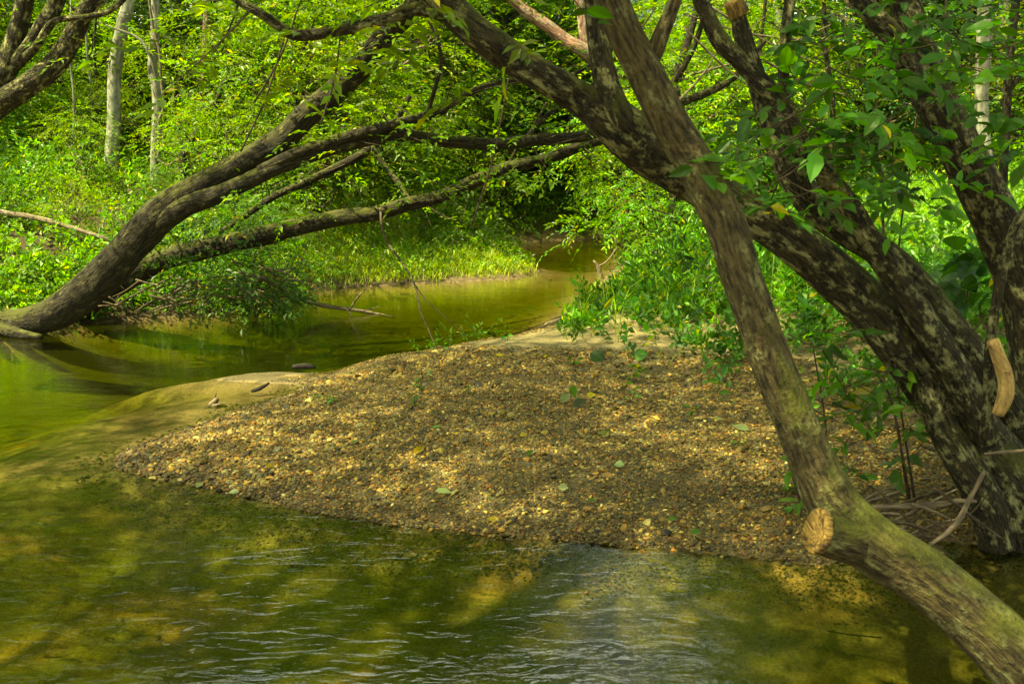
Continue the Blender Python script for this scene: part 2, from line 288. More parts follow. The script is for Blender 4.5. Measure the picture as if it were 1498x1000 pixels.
# ------------------------------------------------------------------ tubes (trunks, limbs, twigs)
def spline(pts, seg):
    pts = np.asarray(pts, float); n = len(pts)
    if n == 2: pts = np.array([pts[0], (pts[0] * 2 + pts[1]) / 3, (pts[0] + pts[1] * 2) / 3, pts[1]]); n = 4
    Pp = np.vstack([2 * pts[0] - pts[1], pts, 2 * pts[-1] - pts[-2]]); o = []
    for i in range(1, n):
        p0, p1, p2, p3 = Pp[i - 1:i + 3]; k = max(2, int(np.linalg.norm((p2 - p1)[:3]) / seg))
        t = np.linspace(0, 1, k, endpoint=False)[:, None]
        o.append(.5 * (2 * p1 + (p2 - p0) * t + (2 * p0 - 5 * p1 + 4 * p2 - p3) * t ** 2 + (3 * p1 - p0 - 3 * p2 + p3) * t ** 3))
    return np.vstack(o + [pts[-1:]])
def tube(pts, seg=.04, nr=16, rough=.0, seed=0, off=0.0, cap=True, bulge=.25):
    """pts rows x,y,z,r -> V, quads, bark coordinates"""
    S = spline(pts, seg); C = S[:, :3]; R = np.maximum(S[:, 3], .0008); n = len(C)
    T = unit(np.gradient(C, axis=0)); ref = np.array([0, 0, 1.]) if abs(T[0][2]) < .8 else np.array([1., 0, 0])
    u = unit(np.cross(T[0], ref)); U = [u]
    for i in range(1, n): u = u - T[i] * (u @ T[i]); u = u / np.linalg.norm(u); U.append(u)
    U = np.array(U); Wv = np.cross(T, U); ln = np.concatenate([[0], np.cumsum(np.linalg.norm(np.diff(C, axis=0), axis=1))]) + off
    a = np.arange(nr) / nr * 2 * np.pi; ca, sa = np.cos(a)[None], np.sin(a)[None]
    RR = np.repeat(R[:, None], nr, 1); L_ = np.repeat(ln[:, None], nr, 1); bc = np.stack([ca * RR + seed * 3.1, sa * RR, L_], -1)
    if rough > 0:
        k = 1 / np.maximum(R.mean(), .01)
        big = fbm(ca * 1.1 + seed * 7, sa * 1.1, L_ * k * .28, 3, seed)
        fur = fbm(ca * 5 + seed * 5, sa * 5, L_ * k * .5, 3, seed + 5)
        rid = 1 - 2 * np.abs(fbm(ca * 3.2 + seed * 3, sa * 3.2, L_ * k * .34, 3, seed + 11))
        RR = RR * (1 + rough * (1.2 * big + .5 * fur + .35 * rid)); kr = np.random.default_rng(seed)
        for _ in range(int(ln[-1] / R.mean() / 9)):
            l0, a0, h_ = off + kr.random() * (ln[-1] - off), kr.random() * 6.28, kr.uniform(.08, .2)
            da = np.angle(np.exp(1j * (a[None] - a0))); RR = RR + R.mean() * h_ * np.exp(-((L_ - l0) / (.75 * R.mean())) ** 2 - (da / .55) ** 2)
    V = C[:, None] + U[:, None] * (ca * RR)[..., None] + Wv[:, None] * (sa * RR)[..., None]
    V = V.reshape(-1, 3); I = np.arange(n * nr).reshape(n, nr); J = np.roll(I, -1, 1)
    Q = np.stack([I[:-1], J[:-1], J[1:], I[1:]], -1).reshape(-1, 4); bc = bc.reshape(-1, 3)
    Tq = np.zeros((0, 3), int)
    if cap:
        V = np.vstack([V, C[:1] - T[:1] * R[0] * .1, C[-1:] + T[-1:] * R[-1] * bulge]); bc = np.vstack([bc, bc[:1], bc[-1:]])
        a0, a1_ = len(V) - 2, len(V) - 1
        Tq = np.vstack([np.stack([J[0], I[0], np.full(nr, a0)], -1), np.stack([I[-1], J[-1], np.full(nr, a1_)], -1)])
    return V, Q, bc, Tq
class MB:
    def __init__(s): s.V = []; s.Q = []; s.T = []; s.B = []; s.C = []; s.n = 0
    def tube(s, *a, mi=0, **k):
        V, Q, B, Tq = tube(*a, **k); s.V.append(V); s.Q.append((Q + s.n, mi)); s.B.append(B)
        if len(Tq): s.T.append((Tq + s.n, mi))
        s.C.append(np.zeros_like(V)); s.n += len(V); return s
    def leaves(s, V, Tq, C, mi=0):
        s.V.append(V); s.T.append((Tq + s.n, mi)); s.B.append(np.zeros_like(V)); s.C.append(C); s.n += len(V); return s
    def build(s, name, mats, parent=None, smooth=True, origin=None):
        V = np.vstack(s.V)
        if origin is not None: V = V - np.asarray(origin)
        me = mkmesh(name, V, s.Q + s.T, mats, col=np.vstack(s.C), smooth=smooth, vecs=np.vstack(s.B))
        return link(name, me, parent)
WK = 1.0
def px(pts, Y0=None):
    """rows u, v, Y, width in px -> x,y,z,r"""
    o = []
    for u, v, Y, wd in pts:
        c = P(u, v, Y); o.append([*c, WK * wd / 2 * float((c - CAM) @ FWD) / F])
    return np.array(o)

# ------------------------------------------------------------------ leaves
def leafcol(n, base=(.062, .125, .012), var=.35, yellow=.03, blk=None):
    """greens differ from leaf to leaf: young ones yellower"""
    b = np.array(base); k = np.exp(rng.normal(0, var, (n, 1))); y = rng.random((n, 1))
    if blk is not None: k = np.repeat(k[::blk], blk, 0)[:n] * np.exp(rng.normal(0, var * .4, (n, 1)))
    c = b * k * (1 + np.array([.55, .12, -.2]) * (y - .4))
    m_ = rng.random(n) < yellow; c[m_] = np.array([.28, .25, .012]) * k[m_] ** .4
    return c.clip(.003, .5)
def leaves(p, d, n, l, w_, col, rich=False, fold=.18, curl=.2):
    """one small folded blade per row"""
    N_ = len(p); d = unit(d); n = unit(n - d * np.sum(n * d, 1, keepdims=True)); sd = np.cross(n, d)
    l = np.broadcast_to(l, (N_,))[:, None]; w_ = np.broadcast_to(w_, (N_,))[:, None]
    if not rich:
        V = np.stack([p, p + d * l * .45 + sd * w_ / 2 + n * w_ * fold, p + d * l - n * l * curl * .5, p + d * l * .45 - sd * w_ / 2 + n * w_ * fold], 1)
        T = np.array([[0, 2, 1], [0, 3, 2]]); k = 4
    else:
        cu = curl * rng.uniform(-.2, 2.4, (N_, 1)); f = lambda t, s, h: p + d * l * t + sd * w_ / 2 * s + n * (w_ * fold * abs(s) * h - l * cu * t * t)
        V = np.stack([f(0, 0, 0), f(.22, .78, 1), f(.5, 1, 1), f(.78, .62, 1), f(1, 0, 0), f(.78, -.62, 1), f(.5, -1, 1), f(.22, -.78, 1), f(.35, 0, 0), f(.68, 0, 0)], 1)
        T = np.array([[0, 8, 1], [1, 8, 2], [2, 8, 9], [2, 9, 3], [3, 9, 4], [0, 7, 8], [7, 6, 8], [6, 9, 8], [6, 5, 9], [5, 4, 9]]); k = 10
    Ti = (np.arange(N_)[:, None, None] * k + T[None]).reshape(-1, 3)
    return V.reshape(-1, 3), Ti, np.repeat(col, k, 0)
def sprays(root, axis_, up, L_, k, leaf, aspect=.42, droop=.25, base=(.062, .125, .012), var=.3, yellow=.03, rich=False, ang=55, jit=.35, skip=0.0, twig=None):
    """flat twigs with k alternate leaves each"""
    n = len(root); a = unit(axis_); u = unit(up - a * np.sum(up * a, 1, keepdims=True)); s = np.cross(u, a)
    L_ = np.broadcast_to(L_, (n,)); t = (np.arange(k) + .6) / k
    ax = a[:, None] * (t * 1.0)[None, :, None] * L_[:, None, None]
    drop = np.zeros((n, k, 3)); drop[..., 2] = -droop * L_[:, None] * t[None] ** 2
    p = root[:, None] + ax + drop; p = p + rng.normal(0, .01, p.shape) * L_[:, None, None]
    sg = np.where(np.arange(k) % 2 == 0, 1, -1.)[None, :, None]; an = np.radians(ang) * (1 - .5 * t)[None, :, None]
    d = a[:, None] * np.cos(an) + s[:, None] * np.sin(an) * sg + rng.normal(0, jit * .6, p.shape); d[..., 2] -= droop * t[None] * .9
    nn = u[:, None] + rng.normal(0, jit, p.shape)
    l = leaf * np.exp(rng.normal(0, .2, (n, k))) * (1 - .25 * np.abs(t - .5))[None]
    C = leafcol(n * k, base, var, yellow, blk=k)
    p, d, nn, l = p.reshape(-1, 3), d.reshape(-1, 3), nn.reshape(-1, 3), l.ravel()
    if skip: q = rng.random(len(p)) > skip; p, d, nn, l, C = p[q], d[q], nn[q], l[q], C[q]
    return leaves(p, d, nn, l, l * aspect, C, rich)
def inball(n, k=1.0):
    v = unit(rng.normal(0, 1, (n, 3))); return v * (rng.random((n, 1)) ** (k / 3))
def cluster(c, r, n, leaf, L_=.35, k=10, outward=.6, droop=.3, **kw):
    """n sprays filling an ellipsoid, layered, reaching outwards"""
    r = np.broadcast_to(np.asarray(r, float), (3,)); b = inball(n, .8); root = np.asarray(c) + b * r
    az = rng.random(n) * 2 * np.pi; h = np.stack([np.cos(az), np.sin(az), rng.normal(-.05, .25, n)], 1)
    a = unit(h * (1 - outward) + b * np.array([1, 1, .4]) * outward * 1.6)
    up = np.array([0, 0, 1.]) + rng.normal(0, .35, (n, 3))
    return sprays(root, a, up, L_ * np.exp(rng.normal(0, .25, n)), k, leaf, droop=droop, **kw)

def crown_mesh(name, env, ncl, nsp, leaf, mats, rcl=.7, base=(.062, .125, .012), branch=True, k=10, var=.3, L_=.35, trunk_h=0., gapseed=0, **kw):
    """env(t)->radius at height fraction; env = (z0, z1, func)"""
    z0, z1, fr_ = env; mb = MB()
    for i in range(ncl):
        t_ = rng.random() ** .9; rad = fr_(t_) * math.sqrt(rng.uniform(.12, 1)); az = rng.uniform(0, 2 * math.pi)
        c = np.array([math.cos(az) * rad, math.sin(az) * rad, z0 + (z1 - z0) * t_]); rr = rcl * rng.uniform(.6, 1.35)
        b = np.array(base) * math.exp(rng.normal(0, .18)) * (1 + np.array([.4, .06, 0]) * rng.normal(0, .5)).clip(.5, 2)
        mb.leaves(*cluster(c, (rr, rr, rr * .45), max(3, int(nsp * rr / rcl * rng.uniform(.7, 1.3))), leaf, L_=L_, k=k, base=b, var=var, **kw), mi=0)
        if branch and rng.random() < .8:
            s = np.array([0, 0, max(trunk_h * .4, c[2] - rad * rng.uniform(.4, .9))]); r0 = .012 + .012 * rad
            md = (s + c) / 2 + np.array([0, 0, -.08 * rad]) + rng.normal(0, .08, 3) * rad
            mb.tube([[*s, r0], [*md, r0 * .7], [*c, r0 * .25]], seg=.3, nr=5, mi=1)
    return mb, mats

# ------------------------------------------------------------------ gravel
def rock_shapes(k=10):
    ph = (1 + 5 ** .5) / 2
    v = np.array([[-1, ph, 0], [1, ph, 0], [-1, -ph, 0], [1, -ph, 0], [0, -1, ph], [0, 1, ph], [0, -1, -ph], [0, 1, -ph], [ph, 0, -1], [ph, 0, 1], [-ph, 0, -1], [-ph, 0, 1]]); v = unit(v)
    f = np.array([[0, 11, 5], [0, 5, 1], [0, 1, 7], [0, 7, 10], [0, 10, 11], [1, 5, 9], [5, 11, 4], [11, 10, 2], [10, 7, 6], [7, 1, 8], [3, 9, 4], [3, 4, 2], [3, 2, 6], [3, 6, 8], [3, 8, 9], [4, 9, 5], [2, 4, 11], [6, 2, 10], [8, 6, 7], [9, 8, 1]])
    return [v * rng.uniform(.72, 1.2, (12, 1)) * np.array([1, rng.uniform(.6, .95), rng.uniform(.35, .6)]) for _ in range(k)], f
SH, FA = rock_shapes()
PAL = np.array([[.30, .17, .055], [.36, .22, .08], [.22, .12, .04], [.40, .30, .15], [.16, .11, .05], [.27, .24, .17], [.42, .36, .24], [.13, .13, .12], [.06, .055, .05], [.33, .14, .05], [.24, .19, .07], [.20, .16, .075]])
PW = np.array([.13, .13, .12, .10, .13, .07, .05, .06, .06, .04, .06, .05]); PW = PW / PW.sum()
def gravel(x, y, size, zoff=0.0, gain=1.0):
    n = len(x); z = terr(x, y); which = rng.integers(0, len(SH), n); base = np.stack(SH)[which]
    a = rng.uniform(0, 2 * np.pi, n); tl = rng.normal(0, .25, (n, 2)); c, s = np.cos(a), np.sin(a)
    B = base * size[:, None, None]
    Xr = B[..., 0] * c[:, None] - B[..., 1] * s[:, None]; Yr = B[..., 0] * s[:, None] + B[..., 1] * c[:, None]; Zr = B[..., 2] + Xr * tl[:, :1] + Yr * tl[:, 1:]
    V = np.stack([Xr + x[:, None], Yr + y[:, None], Zr + (z + size * rng.uniform(.0, .35, n) + zoff)[:, None]], -1).reshape(-1, 3)
    T = (np.arange(n)[:, None, None] * 12 + FA[None]).reshape(-1, 3)
    C = PAL[rng.choice(len(PAL), n, p=PW)] * np.exp(rng.normal(0, .48, (n, 1))) * gain * np.array([.58, .56, .22])
    C = C * (1 - .35 * np.clip(1.3 - z / .045, 0, 1))[:, None]      # damp stones at the water's edge
    return V, T, np.repeat(C, 12, 0)
m, t, N, L = mat('river_pebble')
out = N.new('ShaderNodeOutputMaterial'); p = N.new('ShaderNodeBsdfPrincipled'); L.new(p.outputs[0], out.inputs[0])
at = N.new('ShaderNodeAttribute'); at.attribute_name = 'Col'; n1 = nz(N, L, 160, 3)
r = N.new('ShaderNodeMapRange'); L.new(n1, r.inputs[0]); r.inputs[1].default_value = .3; r.inputs[2].default_value = .7; r.inputs[3].default_value = .7; r.inputs[4].default_value = 1.3
vm = N.new('ShaderNodeVectorMath'); vm.operation = 'SCALE'; L.new(at.outputs['Color'], vm.inputs[0]); L.new(r.outputs[0], vm.inputs['Scale']); L.new(vm.outputs[0], p.inputs['Base Color'])
p.inputs['Roughness'].default_value = .6; p.inputs['Specular IOR Level'].default_value = .4
PEB = m
n0 = 500000
x = rng.uniform(-4.2, 3.6, n0); y = rng.uniform(3.6, 9.6, n0); s = sdist(x, y)
# sandy ground takes over on the crest and towards the right bank
q = G(1100, 560); sandy = sandyf(x, y)
dens = np.where(s > -.02, 1, np.clip(1 + (s + .05) / .3, 0, 1)) - sandy - .3 * (fbm(x * 1.1, y * 2.6, 0, 3, 61) > .16)
edge = np.clip((s + .05) / .12, 0, 1) + (y < 5.3)
keep = (rng.random(n0) < dens * .8 * np.clip(edge, .35, 1)) & (s > -.7)
x, y = x[keep], y[keep]; n = len(x); print('pebbles', n)
size = .0074 * np.exp(rng.normal(0, .36, n)); size = size * np.exp(.5 * fbm(x * .9, y * 2.2, 0, 3, 66)); size = np.where(rng.random(n) < .035, size * 1.9, size).clip(.005, .038)
V, T, C = gravel(x, y, size)
tag(link('river_gravel', mkmesh('river_gravel', V, [(T, 0)], [PEB], col=C)), 'ochre brown pebbles covering the bar', None, None, 'stuff')

# ------------------------------------------------------------------ the leaning stream-side trees
def tree_parts(root, limbs, mats, nr=28, seg=.035, rough=.11, seed=1, names=None):
    o = np.array(root.location)
    for i, pts in enumerate(limbs):
        pts = np.array(pts, float); nm = 'trunk' if i == 0 else 'limb'
        rr = pts[:, 3].mean(); k = max(8, int(nr * min(1, rr / .07)))
        mb = MB().tube(pts, seg=max(.02, min(seg, rr * .6)), nr=k, rough=rough, seed=seed + i)
        mb.build(nm, mats, root, origin=o)
def crown_part(root, mb, mats=None, name='crown'):
    mb.build(name, mats or [LEAF, TWIG], root, smooth=False, origin=np.array(root.location))
def base_at(p): return (p[0], p[1], tz(p[0], p[1]))

# big dark leaning tree on the left bank
WK = .69
Lt = px([(-190, 420, 10.9, 62), (-110, 448, 10.6, 62), (-40, 466, 10.4, 60), (30, 472, 10.25, 60), (90, 452, 10.1, 72), (150, 405, 10.0, 76), (205, 345, 10, 72), (245, 305, 10, 68), (300, 270, 10, 56), (360, 236, 10, 54), (410, 206, 10, 54),
         (450, 168, 10, 50), (490, 135, 10, 50), (530, 95, 9.9, 48), (562, 55, 9.8, 44), (600, 15, 9.7, 44), (650, -50, 9.5, 40), (700, -160, 9.2, 34), (730, -330, 9, 24)])
L2l = px([(205, 350, 10, 50), (265, 306, 9.9, 44), (330, 280, 9.85, 36), (400, 248, 9.8, 31), (460, 225, 9.8, 30), (528, 206, 9.8, 29), (583, 197, 9.8, 28), (620, 202, 9.8, 27), (712, 211, 9.8, 26), (785, 205, 9.8, 25), (859, 198, 9.8, 23), (930, 172, 9.8, 20), (1010, 145, 9.8, 18), (1070, 116, 9.8, 14), (1120, 60, 9.8, 8)])
L3l = px([(380, 250, 9.8, 24), (440, 222, 9.75, 25), (492, 205, 9.75, 24), (558, 187, 9.7, 22), (639, 165, 9.7, 20), (657, 154, 9.7, 15), (705, 128, 9.7, 14), (749, 119, 9.7, 12), (830, 112, 9.7, 9), (900, 70, 9.7, 5)])
L4l = px([(625, 170, 9.7, 9), (636, 130, 9.6, 9), (645, 95, 9.6, 8), (640, 60, 9.6, 7), (618, 10, 9.6, 5), (610, -40, 9.6, 4)])
L5l = px([(770, 205, 9.8, 10), (790, 180, 9.8, 11), (812, 160, 9.75, 9), (870, 120, 9.7, 7), (900, 60, 9.6, 5)])
tL = thing('leaning_tree', 'thick dark mossy tree leaning out from the left bank low over the stream', 'tree', base_at(Lt[0]), 'trees arching over the stream')
tree_parts(tL, [Lt, L2l, L3l, L4l, L5l], [BARK_DARK], seed=3, rough=.10)

def limb_leaves(mb, pts, n, leaf, spread, down=.1, base=(.062, .125, .012), k=8, L_=.3, rich=False, t0=.2, twig=True, **kw):
    S = spline(pts, .05)[:, :3]; i = (rng.uniform(t0, 1, n) * (len(S) - 1)).astype(int)
    off = rng.normal(0, spread, (n, 3)); off[:, 2] = np.abs(off[:, 2]) * rng.choice([1, -1], n, p=[1 - down, down])
    root = S[i] + off; d = off + rng.normal(0, .2, (n, 3)); d[:, 2] *= .3
    mb.leaves(*sprays(root, d, np.array([0, 0, 1.]) + rng.normal(0, .3, (n, 3)), L_ * rng.uniform(.7, 1.3, n), k, leaf, base=base, rich=rich, **kw))
    if twig:
        for j in range(0, n, 3):
            a = S[i[j]]; b = root[j]; mb.tube([[*a, .006], [*((a + b) / 2 + rng.normal(0, .02, 3)), .004], [*(b + unit(d[j]) * L_ * .6), .0015]], seg=.12, nr=4, mi=1, cap=False)
    return mb
YG = (.10, .165, .012)
mb = MB()
limb_leaves(mb, Lt[9:], 180, .085, .34, base=YG, down=.6, L_=.34)
limb_leaves(mb, L2l, 110, .08, .26, base=(.08, .15, .012), down=.6)
limb_leaves(mb, L3l, 90, .08, .32, base=YG, down=.5)
limb_leaves(mb, L4l, 30, .08, .25, base=YG, down=.5)
# crown above the frame, over the left channel and the bar
for cx, cy_, cz, r in [(-1.6, 8.8, 5.8, 1.2), (-2.6, 8.2, 6.6, 1.4), (-.6, 7.8, 7.2, 1.3), (-.8, 7.0, 7.8, 1.5), (-3.4, 8.6, 7.2, 1.3), (-1.4, 9.6, 6.8, 1.1)]:
    mb.leaves(*cluster((cx, cy_, cz + 1.9), (r, r, r * .5), 150, .085, L_=.45, k=10))
crown_part(tL, mb)

for rt in ([(-20, 470, 10.3, 40), (20, 486, 10.0, 24), (60, 493, 9.85, 12)], [(-60, 470, 10.3, 40), (-20, 488, 10.0, 26), (0, 500, 9.8, 14)]):
    MB().tube(px(rt), seg=.05, nr=12, rough=.2, seed=int(rt[0][0]) + 200).build('root', [BARK_DARK], tL, origin=np.array(tL.location))
# second trunk lying lower behind it
L2 = px([(20, 500, 11.0, 46), (70, 478, 10.9, 52), (130, 440, 10.8, 56), (190, 402, 10.75, 54), (250, 376, 10.7, 46), (330, 357, 10.6, 42), (385, 345, 10.6, 40), (430, 333, 10.6, 37), (500, 318, 10.6, 33), (550, 312, 10.6, 29), (600, 298, 10.6, 28), (650, 286, 10.6, 26), (680, 272, 10.6, 28), (740, 246, 10.6, 26), (800, 232, 10.6, 23), (850, 213, 10.5, 22), (890, 198, 10.5, 20), (960, 150, 10.4, 16), (1010, 80, 10.3, 12), (1040, -10, 10.2, 8)])
L2b = px([(742, 246, 10.6, 8), (755, 220, 10.6, 8), (775, 195, 10.6, 7), (800, 150, 10.6, 5)])
L2c = px([(320, 340, 10.9, 12), (345, 325, 11, 13), (400, 288, 11.2, 15), (445, 268, 11.3, 16), (490, 246, 11.4, 17), (530, 225, 11.4, 18), (570, 190, 11.5, 14), (600, 140, 11.5, 10)])
L2d = px([(600, 296, 10.7, 10), (585, 270, 10.9, 12), (565, 245, 11.1, 10), (545, 215, 11.2, 8)])
tM = thing('low_leaning_tree', 'long lower dark trunk stretching nearly level behind the thick leaning tree', 'tree', base_at(L2[0]), 'trees arching over the stream')
tree_parts(tM, [L2, L2b, L2c, L2d], [BARK_DARK], seed=23, rough=.12)
mb = MB()
limb_leaves(mb, L2[6:], 130, .08, .28, base=(.07, .15, .014), down=.75)
limb_leaves(mb, L2c, 70, .065, .3, base=(.07, .15, .014), down=.5)
# leafy twigs hanging over the stream from the low trunk
for u, v, Y, ru, rv, n in [(270, 375, 10.3, 40, 24, 26), (320, 395, 10.2, 60, 26, 40), (370, 425, 10.3, 50, 20, 34), (410, 440, 10.4, 32, 14, 22), (290, 335, 10.4, 50, 22, 30), (340, 310, 10.6, 60, 24, 36), (250, 400, 10.3, 25, 15, 10), (400, 385, 10.6, 40, 20, 20)]:
    c = P(u, v, Y); mb.leaves(*cluster(c, (ru * Y / F, .25, rv * Y / F), n, .075, L_=.26, k=8, base=(.045, .12, .022), droop=.6))
    mb.tube([[*P(u - 30, v - 45, Y), .01], [*P(u - 10, v - 20, Y), .006], [*P(u + 10, v + 15, Y), .002]], seg=.1, nr=5, mi=1)
for cx, cy_, cz, r in [(2.4, 10.8, 5.2, 1.3), (1.2, 11.2, 6.4, 1.2), (3.6, 10.4, 6.6, 1.3)]:
    mb.leaves(*cluster((cx + .4, cy_, cz + 2.6), (r, r, r * .5), 130, .085, L_=.45, k=10))
crown_part(tM, mb)

WK = .71
# big tree on the right bank: several stems from one dark base
B0 = px([(1560, 900, 4.6, 190), (1500, 800, 4.55, 175), (1465, 710, 4.55, 160), (1420, 640, 4.55, 130), (1355, 548, 4.55, 108), (1290, 468, 4.55, 100), (1230, 410, 4.55, 98), (1175, 365, 4.5, 92), (1120, 325, 4.5, 84), (1060, 290, 4.5, 82), (1000, 255, 4.45, 86), (940, 215, 4.4, 96), (895, 175, 4.35, 92),
         (850, 145, 4.35, 70), (800, 115, 4.3, 66), (750, 85, 4.3, 66), (700, 50, 4.25, 64), (660, 15, 4.25, 62), (620, -25, 4.2, 58), (540, -110, 4.1, 50), (430, -240, 4, 36)])
B1 = px([(925, 200, 4.35, 60), (905, 170, 4.3, 62), (888, 125, 4.3, 52), (877, 70, 4.3, 46), (870, 0, 4.3, 44), (860, -120, 4.2, 36), (830, -300, 4.1, 26)])
B2 = px([(1450, 640, 4.4, 60), (1395, 540, 4.4, 62), (1350, 468, 4.4, 58), (1305, 400, 4.4, 52), (1268, 345, 4.35, 48), (1240, 298, 4.35, 44), (1195, 240, 4.3, 42), (1160, 190, 4.3, 40), (1140, 150, 4.3, 38), (1110, 118, 4.3, 38), (1078, 85, 4.3, 36), (1055, 62, 4.3, 38), (1035, 25, 4.3, 32), (1020, -20, 4.3, 30), (1000, -140, 4.2, 24), (990, -300, 4.2, 16)])
B3 = px([(1500, 640, 4.75, 80), (1450, 560, 4.75, 74), (1400, 495, 4.75, 70), (1345, 425, 4.8, 66), (1290, 370, 4.8, 62), (1235, 335, 4.8, 66), (1190, 300, 4.8, 66), (1155, 245, 4.8, 60), (1130, 185, 4.8, 50), (1108, 120, 4.8, 40), (1090, 60, 4.8, 34), (1080, 22, 4.8, 30)])
B4 = px([(1185, 290, 4.7, 26), (1165, 225, 4.6, 26), (1148, 150, 4.5, 24), (1147, 90, 4.5, 23), (1152, 30, 4.5, 24), (1156, -30, 4.5, 20), (1150, -200, 4.4, 14)])
B5 = px([(1560, 700, 5.0, 110), (1525, 560, 5.0, 100), (1500, 440, 5.0, 96), (1470, 350, 5.0, 92), (1432, 270, 4.95, 86), (1395, 200, 4.9, 80), (1358, 125, 4.9, 76), (1338, 60, 4.9, 70), (1322, -10, 4.9, 62), (1300, -150, 4.8, 50), (1290, -330, 4.8, 36)])
B6 = px([(1440, 640, 4.2, 20), (1446, 560, 4.15, 20), (1449, 500, 4.1, 21), (1458, 440, 4.1, 20), (1472, 370, 4.1, 19), (1490, 322, 4.1, 18), (1530, 270, 4.1, 16), (1570, 190, 4.1, 12)])
B7 = px([(1338, 120, 4.85, 50), (1310, 60, 4.8, 46), (1280, 25, 4.8, 44), (1250, -15, 4.8, 40), (1200, -120, 4.7, 26)])
B8 = px([(650, 20, 4.25, 34), (610, 14, 4.25, 28), (560, 28, 4.25, 25), (500, 44, 4.25, 23), (440, 52, 4.25, 23), (415, 44, 4.25, 21), (385, 22, 4.2, 19), (350, 2, 4.2, 17), (310, -30, 4.2, 14)])
B9 = px([(1350, 545, 4.5, 60), (1372, 610, 4.45, 62), (1405, 670, 4.42, 66), (1440, 730, 4.4, 70), (1460, 800, 4.4, 70)])
tB = thing('many_stemmed_tree', 'large lichen patched tree with many stems leaning left on the right bank', 'tree', base_at(B0[0]), 'trees arching over the stream')
tree_parts(tB, [B0, B1, B2, B3, B4, B5, B6, B7, B8, B9], [BARK_LICH], seed=41, rough=.10, nr=40, seg=.02)
WK = 1.0
cut = px([(1352 + 100, 498, 4.02, 17), (1460, 520, 4.02, 19), (1470, 550, 4.02, 21), (1470, 580, 4.02, 22), (1460, 605, 4.04, 17)])
MB().tube(cut, seg=.02, nr=16, rough=.14, seed=4).build('cut_face', [CUTNEW], tB, origin=np.array(tB.location))
cut = px([(1081, 22, 4.8, 31), (1072, 2, 4.78, 29)])
MB().tube(cut, seg=.02, nr=12, rough=.05, seed=4).build('cut_face', [CUT], tB, origin=np.array(tB.location))
mb = MB()
for cx, cy_, cz, r in [(-1.6, 4.6, 4.9, 1.3), (-3.0, 5.4, 5.8, 1.4), (.2, 5.2, 5.2, 1.3), (-1.2, 3.4, 6.3, 1.5), (1.6, 4.4, 5.6, 1.3), (-2.6, 3.4, 7.6, 1.4), (.6, 2.6, 7.4, 1.5), (2.8, 5.4, 6.4, 1.4), (1.0, 6.2, 6.6, 1.2), (-1.0, 6.4, 7.4, 1.3), (3.8, 6.8, 6.0, 1.2)]:
    mb.leaves(*cluster((cx, cy_, cz), (r, r, r * .5), 185, .085, L_=.45, k=10))
limb_leaves(mb, B8, 16, .075, .16, base=YG, down=.9, t0=.1, L_=.22)
limb_leaves(mb, B0[14:], 24, .075, .2, base=YG, down=.9, t0=.3, L_=.22)
def fore(mb, u, v, Y, n, ru, rv, leaf=.07, L_=.2, k=6, base=(.042, .125, .010), droop=.35, aspect=.5, twigs=True):
    for j in range(n):
        uu, vv = u + rng.normal(0, ru), v + rng.normal(0, rv); a = P(uu, vv, Y + rng.normal(0, .12))
        d = np.array([rng.normal(0, 1), rng.normal(-.2, .6), rng.normal(0, .2)]); d = d / np.linalg.norm(d)
        leaf_ = leaf * 1.15; mb.leaves(*sprays(a[None], d[None], np.array([[rng.normal(0, .3), -.35 + rng.normal(0, .3), 1.]]), L_ * rng.uniform(.7, 1.3), k, leaf_ * rng.uniform(.8, 1.15), aspect=aspect, base=base, droop=droop, rich=True, jit=.45, var=.42, yellow=.015))
        if twigs: mb.tube([[*(a - d * .12 + [0, 0, .06]), .003], [*a, .0022], [*(a + d * L_ * .5 - [0, 0, droop * L_ * .25]), .0016], [*(a + d * L_ * .95 - [0, 0, droop * L_ * .8]), .001]], seg=.06, nr=4, mi=1, cap=False)
for args in [(1110, 205, 3.7, 5, 40, 25), (1140, 285, 3.7, 7, 40, 12), (1205, 175, 3.8, 7, 50, 30), (1255, 145, 3.9, 7, 40, 30), (1270, 210, 4.0, 7, 50, 25), (1190, 215, 3.9, 6, 35, 20), (1300, 90, 4.0, 6, 45, 25), (1340, 105, 4.1, 5, 30, 25),
             (1300, 250, 4.3, 5, 40, 25), (1440, 55, 4.2, 7, 45, 30), (1460, 150, 4.0, 6, 40, 30), (1420, 90, 4.4, 5, 40, 25), (1485, 225, 3.8, 5, 20, 40), (1335, 40, 4.3, 5, 40, 25), (1065, 235, 3.6, 3, 14, 14), (1240, 40, 4.4, 4, 30, 20), (1320, 300, 4.5, 5, 35, 25), (1180, 40, 4.6, 3, 25, 20), (850, 12, 3.4, 1, 3, 3), (1210, 120, 4.2, 8, 60, 40), (1290, 180, 4.2, 8, 60, 40), (1400, 30, 4.3, 8, 60, 25), (1470, 100, 4.1, 8, 30, 60), (1390, 270, 4.6, 4, 30, 30), (1250, 270, 4.4, 6, 50, 25)]:
    fore(mb, *args)
crown_part(tB, mb)

